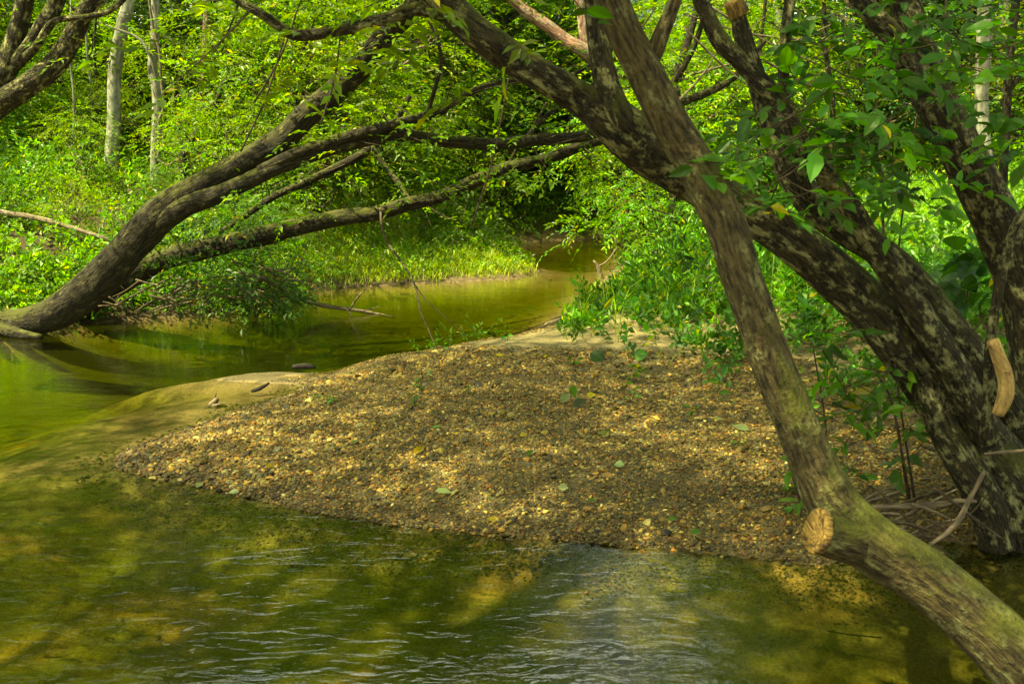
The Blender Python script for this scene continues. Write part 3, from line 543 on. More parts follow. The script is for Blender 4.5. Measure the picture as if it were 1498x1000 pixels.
# slim trunk in front
WK = .88
A0 = px([(1640, 1130, 2.65, 130), (1560, 1040, 2.75, 122), (1490, 965, 2.85, 112), (1420, 900, 2.95, 100), (1345, 840, 3.05, 96), (1275, 795, 3.12, 98), (1225, 745, 3.2, 92), (1195, 690, 3.25, 78), (1165, 620, 3.3, 70), (1135, 545, 3.35, 68), (1108, 470, 3.4, 66), (1082, 395, 3.45, 64), (1062, 330, 3.5, 66), (1035, 275, 3.55, 66), (1008, 225, 3.6, 64), (980, 180, 3.6, 62), (955, 130, 3.6, 60), (930, 80, 3.6, 58), (908, 35, 3.6, 56), (892, -10, 3.6, 54), (860, -120, 3.6, 44), (800, -300, 3.6, 30)])
A1 = px([(948, 100, 3.6, 30), (966, 55, 3.6, 28), (982, 15, 3.6, 24), (1000, -40, 3.6, 20), (1040, -180, 3.6, 14)])
A2 = px([(1270, 800, 3.10, 70), (1235, 790, 3.078, 72), (1207, 781, 3.064, 70), (1199, 778, 3.060, 74)])
tA = thing('slim_leaning_tree', 'slim brown trunk with sawn stub crossing in front, from the bottom right corner', 'tree', (A0[0][0], A0[0][1], tz(A0[0][0], A0[0][1])), 'trees arching over the stream')
tree_parts(tA, [A0, A1, A2], [BARK_SLIM], seed=71, rough=.07, nr=44, seg=.015)
cut = px([(1198, 778, 3.060, 76), (1193, 777, 3.057, 75), (1190, 776.5, 3.0555, 68)])
MB().tube(cut, seg=.008, nr=20, rough=.1, seed=4, bulge=.02).build('cut_face', [CUT], tA, origin=np.array(tA.location))
mb = MB()
for cx, cy_, cz, r in [(.6, 3.6, 4.6, 1.0), (-.6, 3.0, 5.2, 1.0), (1.8, 3.2, 5.0, 1.0), (2.8, 2.2, 5.6, 1.2), (.2, 1.6, 5.8, 1.2)]:
    mb.leaves(*cluster((cx, cy_, cz), (r, r, r * .5), 120, .085, L_=.45, k=10))
crown_part(tA, mb)

WK = .9
# unseen tree, added on the near left bank to shade the bar
o = thing('added_shade_tree', 'unseen tall tree added on the near left bank to shade the bar', 'tree', (-7.2, -.6, tz(-7.2, -.6)))
MB().tube([[-7.2, -.6, -.2, .34], [-7.0, -.4, 2.5, .27], [-6.4, .2, 5.0, .22], [-5.4, 1.4, 7.4, .15], [-4.2, 3.0, 9.2, .07]], seg=.1, nr=18, rough=.08, seed=9).build('trunk', [BARK_DARK], o, origin=np.array(o.location))
for e in [(-3.4, 4.2, 8.4), (-6.5, 3.2, 8.4)]:
    MB().tube([[-6.4, .2, 5.0, .07], [(-6.4 + e[0]) / 2, (.2 + e[1]) / 2, 6.6, .035], [*e, .015]], seg=.15, nr=10, rough=.06, seed=9).build('limb', [BARK_DARK], o, origin=np.array(o.location))
mb = MB()
for i in range(48):
    a = rng.random() * 6.28; q_ = math.sqrt(rng.random()); c = (-4.4 + 3.8 * q_ * math.cos(a), 3.9 + 3.4 * q_ * math.sin(a), 8.3 + rng.normal(0, .8)); r = rng.uniform(.8, 1.3)
    mb.leaves(*cluster(c, (r, r, r * .5), 110, .09, L_=.45, k=10))
crown_part(o, mb)

# dark stems crossing the upper left corner
T1 = px([(-150, 300, 9.2, 70), (-70, 215, 9, 62), (-20, 165, 8.9, 42), (30, 132, 8.85, 36), (75, 100, 8.8, 36), (100, 65, 8.8, 32), (118, 30, 8.8, 28), (142, -10, 8.8, 26), (190, -90, 8.8, 20)])
T2 = px([(-80, 225, 9.1, 50), (-30, 160, 9, 42), (5, 110, 8.9, 36), (18, 70, 8.9, 32), (30, 30, 8.9, 28), (40, -20, 8.9, 26), (60, -120, 8.9, 18)])
T3 = px([(8, 110, 8.9, 26), (40, 70, 8.85, 20), (62, 40, 8.8, 26), (80, 10, 8.8, 24), (95, -30, 8.8, 22)])
T4 = px([(30, 92, 8.9, 16), (55, 65, 8.7, 13), (78, 32, 8.6, 10), (120, 26, 8.6, 9), (150, 20, 8.6, 10), (172, 8, 8.6, 9), (190, -12, 8.6, 8)])
tT = thing('corner_tree', 'dark forking tree with spread stems in the upper left corner', 'tree', base_at(T1[0]))
tree_parts(tT, [T1, T2, T3, T4], [BARK_LICH], seed=91, rough=.1)
mb = MB(); limb_leaves(mb, T1[4:], 40, .07, .35, base=YG, down=.5)
for cx, cy_, cz, r in [(-5.2, 8.6, 5.0, 1.1), (-4.4, 8.8, 5.8, 1.1), (-6.4, 9.4, 5.8, 1.1)]:
    mb.leaves(*cluster((cx, cy_, cz), (r, r, r * .5), 110, .085, L_=.45, k=10))
crown_part(tT, mb)

WK = 1.0
# ------------------------------------------------------------------ woods behind
def env_tall(t): return 2.6 * (1 - .75 * abs(t - .4) ** 1.3)
def env_round(t): return 1.25 * math.sqrt(max(.05, 1 - (2 * t - .85) ** 2 * .8))
tallv, shrubv, sapv = [], [], []
for i, b in enumerate([(.045, .11, .016), (.068, .13, .012), (.03, .085, .018), (.08, .145, .013)]):
    mb, mm_ = crown_mesh('c', (1.6, 12.5, env_tall), 74, 26, .10, [FARLEAF, TWIG], rcl=1.0, base=b, L_=.5, k=10, trunk_h=2, yellow=.012)
    o = mb.build('crown', mm_, smooth=False); tallv.append(o.data); bpy.data.objects.remove(o)
for i, b in enumerate([(.06, .135, .014), (.08, .15, .012), (.05, .12, .02), (.10, .17, .014)]):
    mb, mm_ = crown_mesh('c', (.25, 2.6, env_round), 34, 20, .075, [LEAF, TWIG], rcl=.5, base=b, L_=.3, k=9)
    o = mb.build('crown', mm_, smooth=False); shrubv.append(o.data); bpy.data.objects.remove(o)
trunkv = []
for i in range(4):
    mb = MB(); a = rng.normal(0, .25, (6, 2)); zz = np.array([-.4, 1, 3, 5.5, 8.5, 12]); rr = np.array([.19, .145, .12, .10, .07, .03]) * rng.uniform(.7, 1.1)
    mb.tube([[a[j, 0] * zz[j] * .12, a[j, 1] * zz[j] * .12, zz[j], rr[j]] for j in range(6)], seg=.15, nr=12, rough=.08, seed=i)
    for j in range(7):
        z_ = rng.uniform(1.5, 9); az = rng.uniform(0, 6.28); l = rng.uniform(1, 2.4); d = np.array([math.cos(az), math.sin(az), rng.uniform(-.1, .8)])
        mb.tube([[0, 0, z_, .035], [*(d * l * .5 + [0, 0, z_ + .1]), .022], [*(d * l + [0, 0, z_]), .006]], seg=.15, nr=6, mi=0)
    o = mb.build('trunk', [BARK_DARK if i % 2 else BARK_PALE]); trunkv.append(o.data); bpy.data.objects.remove(o)
stemv = []
for i in range(3):
    mb = MB()
    for j in range(6):
        az = rng.uniform(0, 6.28); l = rng.uniform(1.4, 2.2); d = np.array([math.cos(az) * .45, math.sin(az) * .45, 1])
        mb.tube([[d[0] * .05, d[1] * .05, -.1, .018], [*(d * l * .5 + rng.normal(0, .06, 3)), .011], [*(d * l), .003]], seg=.15, nr=5)
    o = mb.build('stem', [TWIG]); stemv.append(o.data); bpy.data.objects.remove(o)

def side(u): return 'left' if u < 450 else 'middle' if u < 900 else 'right'
DESC = ['dense mid green broadleaf tree', 'yellow green broadleaf tree', 'dark green broadleaf tree', 'bright light green broadleaf tree']
SD = ['mid green leafy shrub', 'bright yellow green shrub', 'dark blue green shrub', 'fresh light green shrub']
def upix(x, y): return 749 + F * x / y / math.cos(PITCH)
nt_, placed = 0, []
def where(u, y):
    h = ('at the far left' if u < 150 else 'on the left bank' if u < 400 else 'behind the level limbs' if u < 640 else 'above the grassy spit' if u < 780 else 'over the far bend' if u < 920
         else 'behind the slim trunk' if u < 1080 else 'behind the forked stems' if u < 1250 else 'beyond the sunny clearing' if u < 1420 else 'at the far right')
    return h
used = {}
def uniq(l):
    used[l] = used.get(l, 0) + 1
    return l
def place_tree(x, y, k, s, rz, group='woodland trees behind the stream'):
    u = upix(x, y); z = tz(x, y)
    dist = 'nearest' if y < 17 else 'in the second row' if y < 22 else 'deep in the wood' if y < 29 else 'farthest back'
    o = thing('woodland_tree', f'{DESC[k]} {where(u, y)}, {dist}', 'tree', (x, y, z), group)
    o.rotation_euler = (0, 0, rz); o.scale = (s, s, s)
    link('trunk', trunkv[(k + int(rz * 3)) % 4], o); link('crown', tallv[k], o); return o
def place_shrub(x, y, k, s, rz, lab=None, group='shrubs along the banks', z=None):
    u = upix(x, y)
    dist = 'close to the water' if y < 14 else 'beneath the first trees' if y < 19 else 'far behind the trees'
    o = thing('leafy_shrub', lab or f'{SD[k]} {where(u, y)}, {dist}', 'shrub', (x, y, tz(x, y) if z is None else z), group)
    o.rotation_euler = (0, 0, rz); o.scale = (s, s, s)
    link('stem', stemv[k % 3], o); link('crown', shrubv[k], o); return o
def ok(x, y, r, lst): return all((x - a) ** 2 + (y - b) ** 2 > r * r for a, b in lst)
T_ = []
for tries in range(6000):
    y = rng.uniform(15.5, 42); hw = (y * .56 + 2.0); x = rng.uniform(-hw, hw)
    if sdist(np.array([x]), np.array([y]))[0] < 1.2: continue
    if -6.8 < x < 0.8 and y < 18: continue                     # sunny left bank and spit stay open
    if 3.5 < x < 10 and y < 19: continue                        # sunny clearing on the right
    if -3.5 < x < 2.2 and y < 21.5: continue
    if not ok(x, y, 1.9 + (y > 25) * .9, T_): continue
    # a thin place in the wood lets the sky show in the water
    gap = (0 < x / y < .23 and y < 26) or 0.03 < x / y < .18; low = gap or (-13 < x < -5 and y < 18.5) or (-8 < x < 1 and y < 20.5)
    T_.append((x, y)); place_tree(x, y, int(rng.integers(0, 4)), rng.uniform(.75, 1.15) * (1 + (y > 28) * .15) * (.3 if gap else .45 if low else 1), rng.uniform(0, 6.28))
    if len(T_) >= 85: break
print('trees', len(T_))
for x_, y_, k_, s_ in [(-2.3, 25.2, 2, 1.1), (7.3, 25.4, 0, 1.15), (-4.2, 27, 1, 1.1), (8.6, 22.5, 3, 1.0)]: place_tree(x_, y_, k_, s_, x_ + 2)
S_ = []
for tries in range(9000):
    y = rng.uniform(12, 34); hw = (y * .56 + 1.5); x = rng.uniform(-hw, hw)
    if sdist(np.array([x]), np.array([y]))[0] < .5: continue
    if x < -.8 and y < 17.0 and x > -9: continue
    if -3.2 < x < 1.2 and y < 16.8: continue
    if 3.2 < x < 8 and y < 17: continue
    if x > 0 and y < 12.5: continue
    if -3.5 < x < 2.2 and y < 22: continue
    if not ok(x, y, 1.15, S_): continue
    S_.append((x, y)); place_shrub(x, y, int(rng.integers(0, 4)), rng.uniform(.7, 1.35), rng.uniform(0, 6.28))
    if len(S_) >= 130: break
print('shrubs', len(S_))
# leafy cover overhanging behind the level limbs and over the far bend
for (u, v, Y, s, k) in [(400, 395, 11.9, .6, 0), (370, 400, 11.6, .5, 2), (455, 0, 17.6, 1.5, 3), (520, 0, 17.9, 1.05, 1), (585, 0, 18.0, .7, 3), (420, 0, 16.0, 1.3, 1), (600, 0, 20.4, .8, 1), (740, 0, 25.5, 1.6, 3), (650, 0, 22.5, 1.4, 1), (850, 0, 26, 1.8, 3), (470, 0, 19.4, 1.3, 0), (700, 0, 23, 1.0, 3), (800, 0, 24.5, 1.9, 1), (900, 0, 24, 1.9, 3), (985, 0, 19, 1.0, 1), (1010, 0, 16, 1.2, 3), (1060, 0, 19, 1.7, 1), (540, 355, 17.2, .9, 1), (770, 345, 24.5, 1.2, 3), (850, 345, 24.5, 1.3, 3), (940, 345, 22.5, 1.2, 0), (470, 330, 15.5, 1, 3), (340, 330, 14, .8, 1)]:
    p_ = P(u, v, Y); place_shrub(p_[0], Y, k, s, rng.uniform(0, 6.28))
for (x_, y_, s, k) in [(-7.6, 13.4, .5, 3), (-6.2, 14.6, .45, 1), (-8.4, 15.2, .6, 0), (-5.0, 15.8, .5, 3), (-6.9, 16.6, .6, 1), (-4.6, 13.4, .35, 0), (-9.2, 13.6, .5, 1), (-5.4, 12.4, .3, 3), (-3.9, 16.4, .55, 0), (-8.0, 17.4, .7, 3), (-6.4, 12.4, .3, 2)]:
    place_shrub(x_, y_, k, s, rng.uniform(0, 6.28), lab='low bushy plant rising from the undergrowth of the open left bank')
# far wood as one mass, closing the view
mb = MB()
for i in range(150):
    an = math.radians(rng.uniform(-48, 48)); d = rng.uniform(42, 60); r = rng.uniform(2, 3.2)
    pass
    x, y = math.sin(an) * d, math.cos(an) * d; b = np.array([.055, .12, .013]) * math.exp(rng.normal(0, .25))
    z = rng.uniform(2.5, 17) if not 0 < math.tan(an) < .2 else rng.uniform(2, 8); mb.leaves(*cluster((x, y, z), (r, r, r * .9), 110, .26, L_=1.1, k=9, base=b))
tag(mb.build('far_wood', [FARLEAF], smooth=False), 'far green wood closing the view', None, None, 'stuff')

# ------------------------------------------------------------------ ground cover nobody could count
def land_pts(n, x0, x1, y0, y1, smin=.05, f=None):
    x = rng.uniform(x0, x1, n); y = rng.uniform(y0, y1, n); s = sdist(x, y); k = s > smin
    if f is not None: k &= rng.random(n) < f(x, y, s)
    x, y = x[k], y[k]; return np.stack([x, y, terr(x, y)], 1)
def herbs(pts, hmin, hmax, leaf, k=6, base=(.075, .15, .013), aspect=.5, lean=.5, var=.35, **kw):
    n = len(pts); h = rng.uniform(hmin, hmax, n)[:, None]; az = rng.random(n) * 2 * np.pi
    d = np.stack([np.cos(az) * lean, np.sin(az) * lean, np.ones(n) * rng.uniform(.3, 1, n)], 1)
    clump = np.exp(1.5 * fbm(pts[:, 0] * 1.1, pts[:, 1] * 1.1, 0, 3, 5))[:, None]; h = h * clump
    r = pts + np.array([0, 0, 1]) * h * rng.uniform(0, .6, (n, 1))
    return sprays(r, d, np.array([0, -.2, 1.]) + rng.normal(0, .4, (n, 3)), .12 + h[:, 0] * .5, k, leaf, aspect=aspect, base=base, jit=.5, var=var, **kw)
def blades(pts, h, wd, base, lean=.35, seg=3):
    n = len(pts); az = rng.random(n) * 2 * np.pi; d = np.stack([np.cos(az), np.sin(az), 0 * az], 1); sd = np.stack([-np.sin(az), np.cos(az), 0 * az], 1)
    hh = (h * np.exp(rng.normal(0, .3, n)))[:, None]; ln = (lean * rng.uniform(.3, 1.8, n))[:, None]; V = []
    for t in (0, .4, .75):
        c = pts + np.array([0, 0, 1]) * hh * (t - .25 * ln * t * t) + d * hh * ln * t * t; w2 = wd * (1 - .55 * t)
        V += [c - sd * w2 / 2, c + sd * w2 / 2]
    V.append(pts + np.array([0, 0, 1]) * hh * (1 - .3 * ln) + d * hh * ln)
    V = np.stack(V, 1); T = np.array([[0, 1, 3], [0, 3, 2], [2, 3, 5], [2, 5, 4], [4, 5, 6]])
    return V.reshape(-1, 3), (np.arange(n)[:, None, None] * 7 + T).reshape(-1, 3), np.repeat(leafcol(n, base, .3, .05), 7, 0)

mb = MB()
nosp = lambda x, y, s: np.where((x > -3.4) & (y < 17.5) & (y > 12.6), .12, 1.) * (.3 + .9 * (fbm(x * .9, y * .9, 0, 3, 70) > -.12))
mb.leaves(*herbs(land_pts(17000, -11, -1.0, 10.2, 19, .12, nosp), .05, .30, .062, base=(.10, .175, .016)))
mb.leaves(*herbs(land_pts(3500, -11, -2.0, 10.2, 19, .4, nosp), .25, .6, .085, k=7, base=(.08, .165, .02)))
mb.leaves(*herbs(land_pts(9000, -7.5, -1.6, 10.0, 13.4, .0, lambda x, y, s: (s < 1.1) * 1.), .03, .3, .06, base=(.06, .13, .015), droop=.7))
tag(mb.build('bank_undergrowth', [HERB], smooth=False), 'low sunlit leafy undergrowth over the left bank', None, None, 'stuff')
mb = MB()
mb.leaves(*herbs(land_pts(16000, -14, 16, 17, 33, .3), .1, .6, .10, base=(.06, .13, .014)))
mb.leaves(*herbs(land_pts(7000, -1.5, 4, 16, 24, .12), .1, .5, .08, base=(.06, .125, .012), droop=.7))
tag(mb.build('woodland_undergrowth', [HERB], smooth=False), 'shaded undergrowth on the woodland floor', None, None, 'stuff')
mb = MB()
sp = land_pts(52000, -3.6, 1.2, 13.0, 17.4, .03, lambda x, y, s: np.clip(s / .35, .25, 1))
mb.leaves(*blades(sp, .095, .011, (.20, .24, .035), lean=.6))
mb.leaves(*herbs(land_pts(3000, -3.6, 1.0, 13.2, 17.4, .15), .02, .16, .05, base=(.12, .19, .02)))
tag(mb.build('spit_grass', [GRASS], smooth=False), 'short sunlit grass on the low spit', None, None, 'stuff')
mb = MB()
md = land_pts(40000, 2.6, 11, 9.5, 19, .3, lambda x, y, s: np.clip((y - 9) / 3, .1, 1) * np.where(fbm(x, y, 0, 3, 3) > -.15, 1, .4))
mb.leaves(*blades(md, .34, .014, (.12, .22, .02), lean=.6))
mb.leaves(*herbs(land_pts(9000, 2.6, 11, 8.6, 19, .3, lambda x, y, s: np.clip((y - 8) / 2.5, .1, 1)), .1, .55, .085, base=(.10, .20, .02), aspect=.42))
tag(mb.build('clearing_grass', [GRASS], smooth=False), 'tall bright grass and weeds in the clearing', None, None, 'stuff')
# dense clump of upright herbs at the corner of the right bank
mb = MB()
c0 = G(930, 470, .1); c1 = G(1010, 400, .5)
def clumpf(x, y, s):
    a = np.exp(-(((x - 1.35) / .75) ** 2 + ((y - 10.2) / 1.35) ** 2)); b = np.exp(-(((x - 2.7) / 1.2) ** 2 + ((y - 11.6) / 1.9) ** 2)); return np.clip(1.2 * np.maximum(a, b * .9) * (.35 + 1.3 * (fbm(x * 1.6, y * 1.6, 0, 3, 12) > -.1)), 0, 1) * (x > .15 + (y - 8.4) * .30)
hp = land_pts(4200, .2, 5, 8.4, 15, .0, clumpf)
n = len(hp); hh = rng.uniform(.12, .8, n) * np.exp(1.1 * fbm(hp[:, 0] * 1.7, hp[:, 1] * 1.7, 0, 3, 14)) * np.clip((hp[:, 1] - 7.6) / 2.2, .3, 1.15) * np.clip((hp[:, 0] - .32 - (hp[:, 1] - 8.4) * .33) / .45, .55, 1); az = rng.random(n) * 6.28
ax = np.stack([np.cos(az) * .28 - .1, np.sin(az) * .28 - .08, np.ones(n)], 1)
mb.leaves(*sprays(hp, ax, np.array([0, -.6, .4]) + rng.normal(0, .8, (n, 3)), hh, 9, .10, aspect=.32, droop=.25, base=(.06, .13, .014), var=.55, yellow=.03, ang=60))
mb.leaves(*blades(land_pts(3500, .4, 4.8, 8.3, 13.5, .02, clumpf), .36, .010, (.12, .18, .02), lean=.9))
tag(mb.build('bank_herbs', [HERB], smooth=False), 'tall green herbs on the right bank corner', None, None, 'stuff')
# thin weeds and leaf litter on the soil under the right hand trees
mb = MB()
sh = lambda x, y, s: np.clip(.15 + .9 * (fbm(x * 1.2, y * 1.2, 0, 3, 8) > .02) * (1 - .5 * (y < 6.5)), 0, 1) * np.clip((x - 1.1 - .25 * (y < 8) * (8 - y)) * 1.2, 0, 1)
mb.leaves(*herbs(land_pts(9000, .9, 6.5, 5.5, 10.8, .3, sh), .02, .20, .055, k=5, base=(.06, .15, .02), aspect=.5))
mb.leaves(*herbs(land_pts(1800, 1.0, 5.4, 7.2, 10.4, .3, sh), .1, .3, .09, k=5, base=(.05, .14, .02), aspect=.55))
pt = land_pts(3800, .5, 4.6, 5.6, 9.3, .2, lambda x, y, s: np.clip(np.exp(-(((x - 2.2) / 1.1) ** 2 + ((y - 8.1) / .75) ** 2)) + np.exp(-(((x - 3.3) / .9) ** 2 + ((y - 6.4) / 1.0) ** 2)), 0, 1) * (fbm(x * 2.3, y * 2.3, 0, 3, 15) > .0)); mb.leaves(*herbs(pt, .03, .24, .075, k=6, base=(.042, .115, .014), aspect=.55)); mb.leaves(*blades(pt[:700], .2, .008, (.10, .15, .02), lean=1.1))
mb.leaves(*blades(land_pts(1200, 1.0, 4.4, 7.4, 9.8, .2, sh), .22, .009, (.09, .15, .02), lean=1.0))
pt = land_pts(420, -.9, 1.6, 8.5, 9.6, .02, lambda x, y, s: np.exp(-(s / .25) ** 2)); mb.leaves(*herbs(pt, .02, .14, .05, k=5, base=(.07, .17, .02), aspect=.35))
tag(mb.build('sparse_weeds', [HERB], smooth=False), 'sparse weeds on the soil under the right trees', None, None, 'stuff')
m_, t, N, L = mat('leaf_litter'); out = N.new('ShaderNodeOutputMaterial'); p = N.new('ShaderNodeBsdfPrincipled'); at = N.new('ShaderNodeAttribute'); at.attribute_name = 'Col'
L.new(at.outputs['Color'], p.inputs['Base Color']); p.inputs['Roughness'].default_value = .7; L.new(p.outputs[0], out.inputs[0]); LITTER = m_
lp = land_pts(9000, 1.5, 9, 4.8, 14, .1, lambda x, y, s: np.clip((x - 1.8) * .8, .03, 1)); lp = np.vstack([lp, land_pts(9000, -11, -1.5, 10, 19, .1)]); n = len(lp)
lc = np.array([[.17, .10, .045], [.25, .17, .08], [.10, .06, .03], [.30, .24, .10], [.07, .045, .025]])[rng.integers(0, 5, n)] * np.exp(rng.normal(0, .25, (n, 1)))
mb = MB().leaves(*leaves(lp + [0, 0, .012], np.concatenate([rng.normal(0, 1, (n, 2)), rng.normal(0, .15, (n, 1))], 1), np.array([0, 0, 1.]) + rng.normal(0, .3, (n, 3)), rng.uniform(.04, .09, n), rng.uniform(.02, .045, n), lc, fold=.25))
tag(mb.build('leaf_litter', [LITTER], smooth=False), 'dry brown leaf litter on the banks', None, None, 'stuff')

# ------------------------------------------------------------------ distinct trunks of the wood
def wood_tree(label, pts, m, name='woodland_tree', limbs=(), crown=None, rough=.05, crown_n=40, leaf=.08, base=(.06, .13, .013), k0=.5, group='woodland trees behind the stream', spread=.5):
    A = px(pts); b = (A[0][0], A[0][1], min(A[0][2], tz(A[0][0], A[0][1])))
    A = np.vstack([[A[0][0], A[0][1], b[2] - .2, A[0][3] * 1.15], A])
    o = thing(name, label, 'tree', b, group)
    tree_parts(o, [A] + [px(l) for l in limbs], [m], rough=rough, nr=14, seg=.08, seed=int(pts[0][0]))
    mb = MB(); limb_leaves(mb, A, crown_n, leaf, spread, base=base, down=.5, t0=k0)
    for l in limbs: limb_leaves(mb, px(l), crown_n // 3, leaf, spread * .6, base=base, down=.5, t0=.4)
    crown_part(o, mb); return o
wood_tree('pale grey straight trunk at the left, the wider of two pale ones', [(163, 238, 16, 20), (167, 180, 16, 20), (167, 120, 16, 19), (171, 80, 16, 19), (180, 35, 16, 19), (188, -10, 16, 17), (195, -200, 16, 14), (200, -420, 16, 6)], BARK_PALE)
wood_tree('slender pale trunk wrapped by a vine, right of the wider pale trunk', [(228, 240, 16, 16), (230, 190, 16, 16), (230, 140, 16, 15), (223, 95, 16, 14), (227, 45, 16, 14), (228, -10, 16, 12), (235, -250, 16, 8)], BARK_PALE,
          limbs=[[(230, 115, 15.9, 5), (218, 78, 15.8, 5), (200, 55, 15.8, 4), (155, 37, 15.8, 3)]])
v_ = px([(262, 232, 15.6, 4), (244, 242, 15.6, 4), (231, 228, 15.6, 4), (240, 205, 15.6, 4), (232, 180, 15.6, 5), (240, 155, 15.6, 4), (236, 120, 15.6, 4), (233, 75, 15.6, 4), (224, 40, 15.6, 4), (215, -20, 15.6, 3)])
o = thing('climbing_vine', 'brown vine twisting up the slender pale trunk', 'vine', tuple(v_[0][:3])); MB().tube(v_, seg=.06, nr=6).build('stem', [DEAD], o, origin=np.array(o.location))
v2 = px([(240, 157, 15.6, 3), (252, 148, 15.6, 3), (272, 130, 15.6, 2)]); MB().tube(v2, seg=.06, nr=6).build('side_shoot', [DEAD], o, origin=np.array(o.location))
wood_tree('thin reddish barked trunk with sunlit patches behind the vine', [(298, 215, 19, 11), (297, 140, 19, 11), (300, 70, 19, 10), (303, 0, 19, 10), (306, -200, 19, 7)], BARK_RED, crown_n=30)
wood_tree('short stretch of reddish trunk left of the leaning limb', [(355, 205, 20, 14), (360, 140, 20, 13), (366, 60, 20, 12), (372, -20, 20, 10), (378, -200, 20, 7)], BARK_RED, crown_n=30)
wood_tree('dark bent stem curving up to the right behind the bank plants', [(268, 236, 14.5, 16), (280, 208, 14.5, 13), (298, 180, 14.5, 10), (316, 152, 14.5, 8), (330, 120, 14.5, 6), (362, 116, 14.5, 4)], BARK_DARK, crown_n=20, k0=.7, spread=.25)
wood_tree('fallen dark trunk slanting down through the left wood', [(60, 112, 18, 10), (110, 140, 18, 12), (150, 158, 18, 14), (200, 190, 18, 16), (245, 225, 18, 15)], BARK_DARK, crown_n=6)
for i, (u0, u1, Y, wd, l) in enumerate([(132, 128, 17, 4, 'first thin sapling left of the wider pale trunk'), (140, 142, 17.5, 4, 'second thin sapling left of the wider pale trunk'), (105, 104, 16, 3, 'thin grey sapling below the corner tree'), (198, 190, 19, 8, 'dark trunk between the two pale trunks'), (258, 262, 20, 7, 'dark trunk right of the vine'),
                                        (75, 82, 18.5, 5, 'thin dark trunk between the corner tree and the pale trunks'), (330, 322, 19, 6, 'slender trunk behind the bent stem'), (470, 482, 20, 7, 'dark trunk seen through the fork of the leaning tree'), (1110, 1120, 15, 6, 'thin trunk between the forked stems'), (1215, 1205, 17, 8, 'dark trunk deep behind the right foliage'), (1392, 1385, 15, 7, 'thin trunk above the sunny clearing'), (312, 318, 17.5, 3, 'very thin stem right of the vine'), (415, 405, 19, 4, 'very thin stem left of the leaning limb'),
                                        (50, 46, 19, 9, 'dark trunk at the far left edge'), (395, 410, 18, 6, 'dark slender trunk left of the big limb')]):
    wood_tree(l, [(u0, 236, Y, wd), (u0 + 3, 150, Y, wd), ((u0 + u1) / 2 - 3, 70, Y, wd * .9), (u1, -10, Y, wd * .8), (u1, -200, Y, wd * .5)], [BARK_PALE, BARK_DARK][i % 2 or i > 2], crown_n=18)
wood_tree('brown trunk with pale streaks behind the right edge leaves', [(1447, 300, 12, 20), (1442, 230, 12, 20), (1436, 150, 12, 19), (1440, 60, 12, 22), (1442, -20, 12, 20), (1445, -200, 12, 14)], BARK_PALE, crown_n=40, base=(.06, .16, .02))
wood_tree('slim dark stem at the right edge with a fork', [(1466, 330, 8, 12), (1468, 250, 8, 13), (1473, 150, 8, 13), (1478, 70, 8, 13), (1488, -20, 8, 12), (1495, -200, 8, 8)], BARK_DARK, limbs=[[(1472, 140, 8, 9), (1498, 100, 8, 8), (1530, 60, 8, 5)]], crown_n=40, base=(.05, .15, .02))
wood_tree('broken pale trunk leaning up to the left, high in the centre', [(908, 312, 22, 15), (935, 280, 22, 15), (952, 220, 21, 18), (915, 140, 19, 20), (862, 82, 18, 21), (825, 58, 18, 20), (800, 38, 18, 18), (764, 12, 18, 17), (700, -50, 18, 14)], BARK_RED, limbs=[[(872, 100, 18, 18), (857, 60, 18, 16), (850, 10, 18, 15), (838, -60, 18, 14)]], crown_n=14)
wood_tree('dark trunk rising behind the far bend', [(990, 130, 14, 12), (1000, 80, 14, 12), (1015, 30, 14, 10), (1030, -60, 14, 8)], BARK_DARK, crown_n=30)

def onG(u, v):
    z = .2
    for _ in range(6): q_ = G(u, v, z); z = tz(q_[0], q_[1])
    return G(u, v, z)
# ------------------------------------------------------------------ saplings in front of the right bank
def sapling(label, stems, fl, name='sapling', **kw):
    g0 = onG(stems[0][0][0], stems[0][0][1]); dY = g0[1] - stems[0][0][2]; stems = [[(a, b, c + dY, d) for a, b, c, d in s_] for s_ in stems]; fl = [(f[0], f[1], f[2] + dY, *f[3:]) for f in fl]
    A = px(stems[0]); A = np.vstack([[A[0][0], A[0][1], A[0][2] - .06, A[0][3]], A]); o = thing(name, label, 'sapling', tuple(A[0][:3]))
    MB().tube(A, seg=.05, nr=8).build('stem', [TWIG], o, origin=A[0][:3])
    for s_ in stems[1:]: MB().tube(px(s_), seg=.05, nr=6).build('shoot', [TWIG], o, origin=A[0][:3])
    mb = MB()
    for f in fl: fore(mb, *f, **kw)
    crown_part(o, mb, name='foliage'); return o
sapling('dark green leafy sapling between the slim trunk and the many stemmed tree', [[(1330, 735, 4.5, 6), (1322, 680, 4.4, 5), (1312, 620, 4.3, 4), (1300, 575, 4.3, 4), (1272, 530, 4.3, 2)], [(1340, 745, 4.5, 5), (1332, 690, 4.4, 4), (1318, 600, 4.4, 3), (1308, 520, 4.3, 2)]],
        [(1290, 545, 4.3, 3, 22, 10), (1310, 570, 4.3, 3, 12, 18), (1250, 580, 4.3, 4, 22, 12), (1290, 625, 4.3, 3, 25, 15), (1240, 625, 4.3, 3, 16, 14), (1310, 650, 4.3, 2, 10, 12), (1225, 500, 4.3, 1, 5, 8)], leaf=.075, L_=.16, k=5)
sapling('low leafy shoot close behind the slim trunk', [[(1215, 740, 3.9, 5), (1212, 680, 3.9, 4), (1205, 600, 3.9, 3), (1188, 500, 3.9, 2)]], [(1208, 690, 3.9, 3, 18, 12), (1225, 720, 3.9, 3, 18, 10), (1190, 500, 3.9, 1, 3, 12), (1215, 560, 3.9, 2, 10, 15), (1250, 700, 4.0, 2, 14, 10)], leaf=.07, L_=.14, k=5)
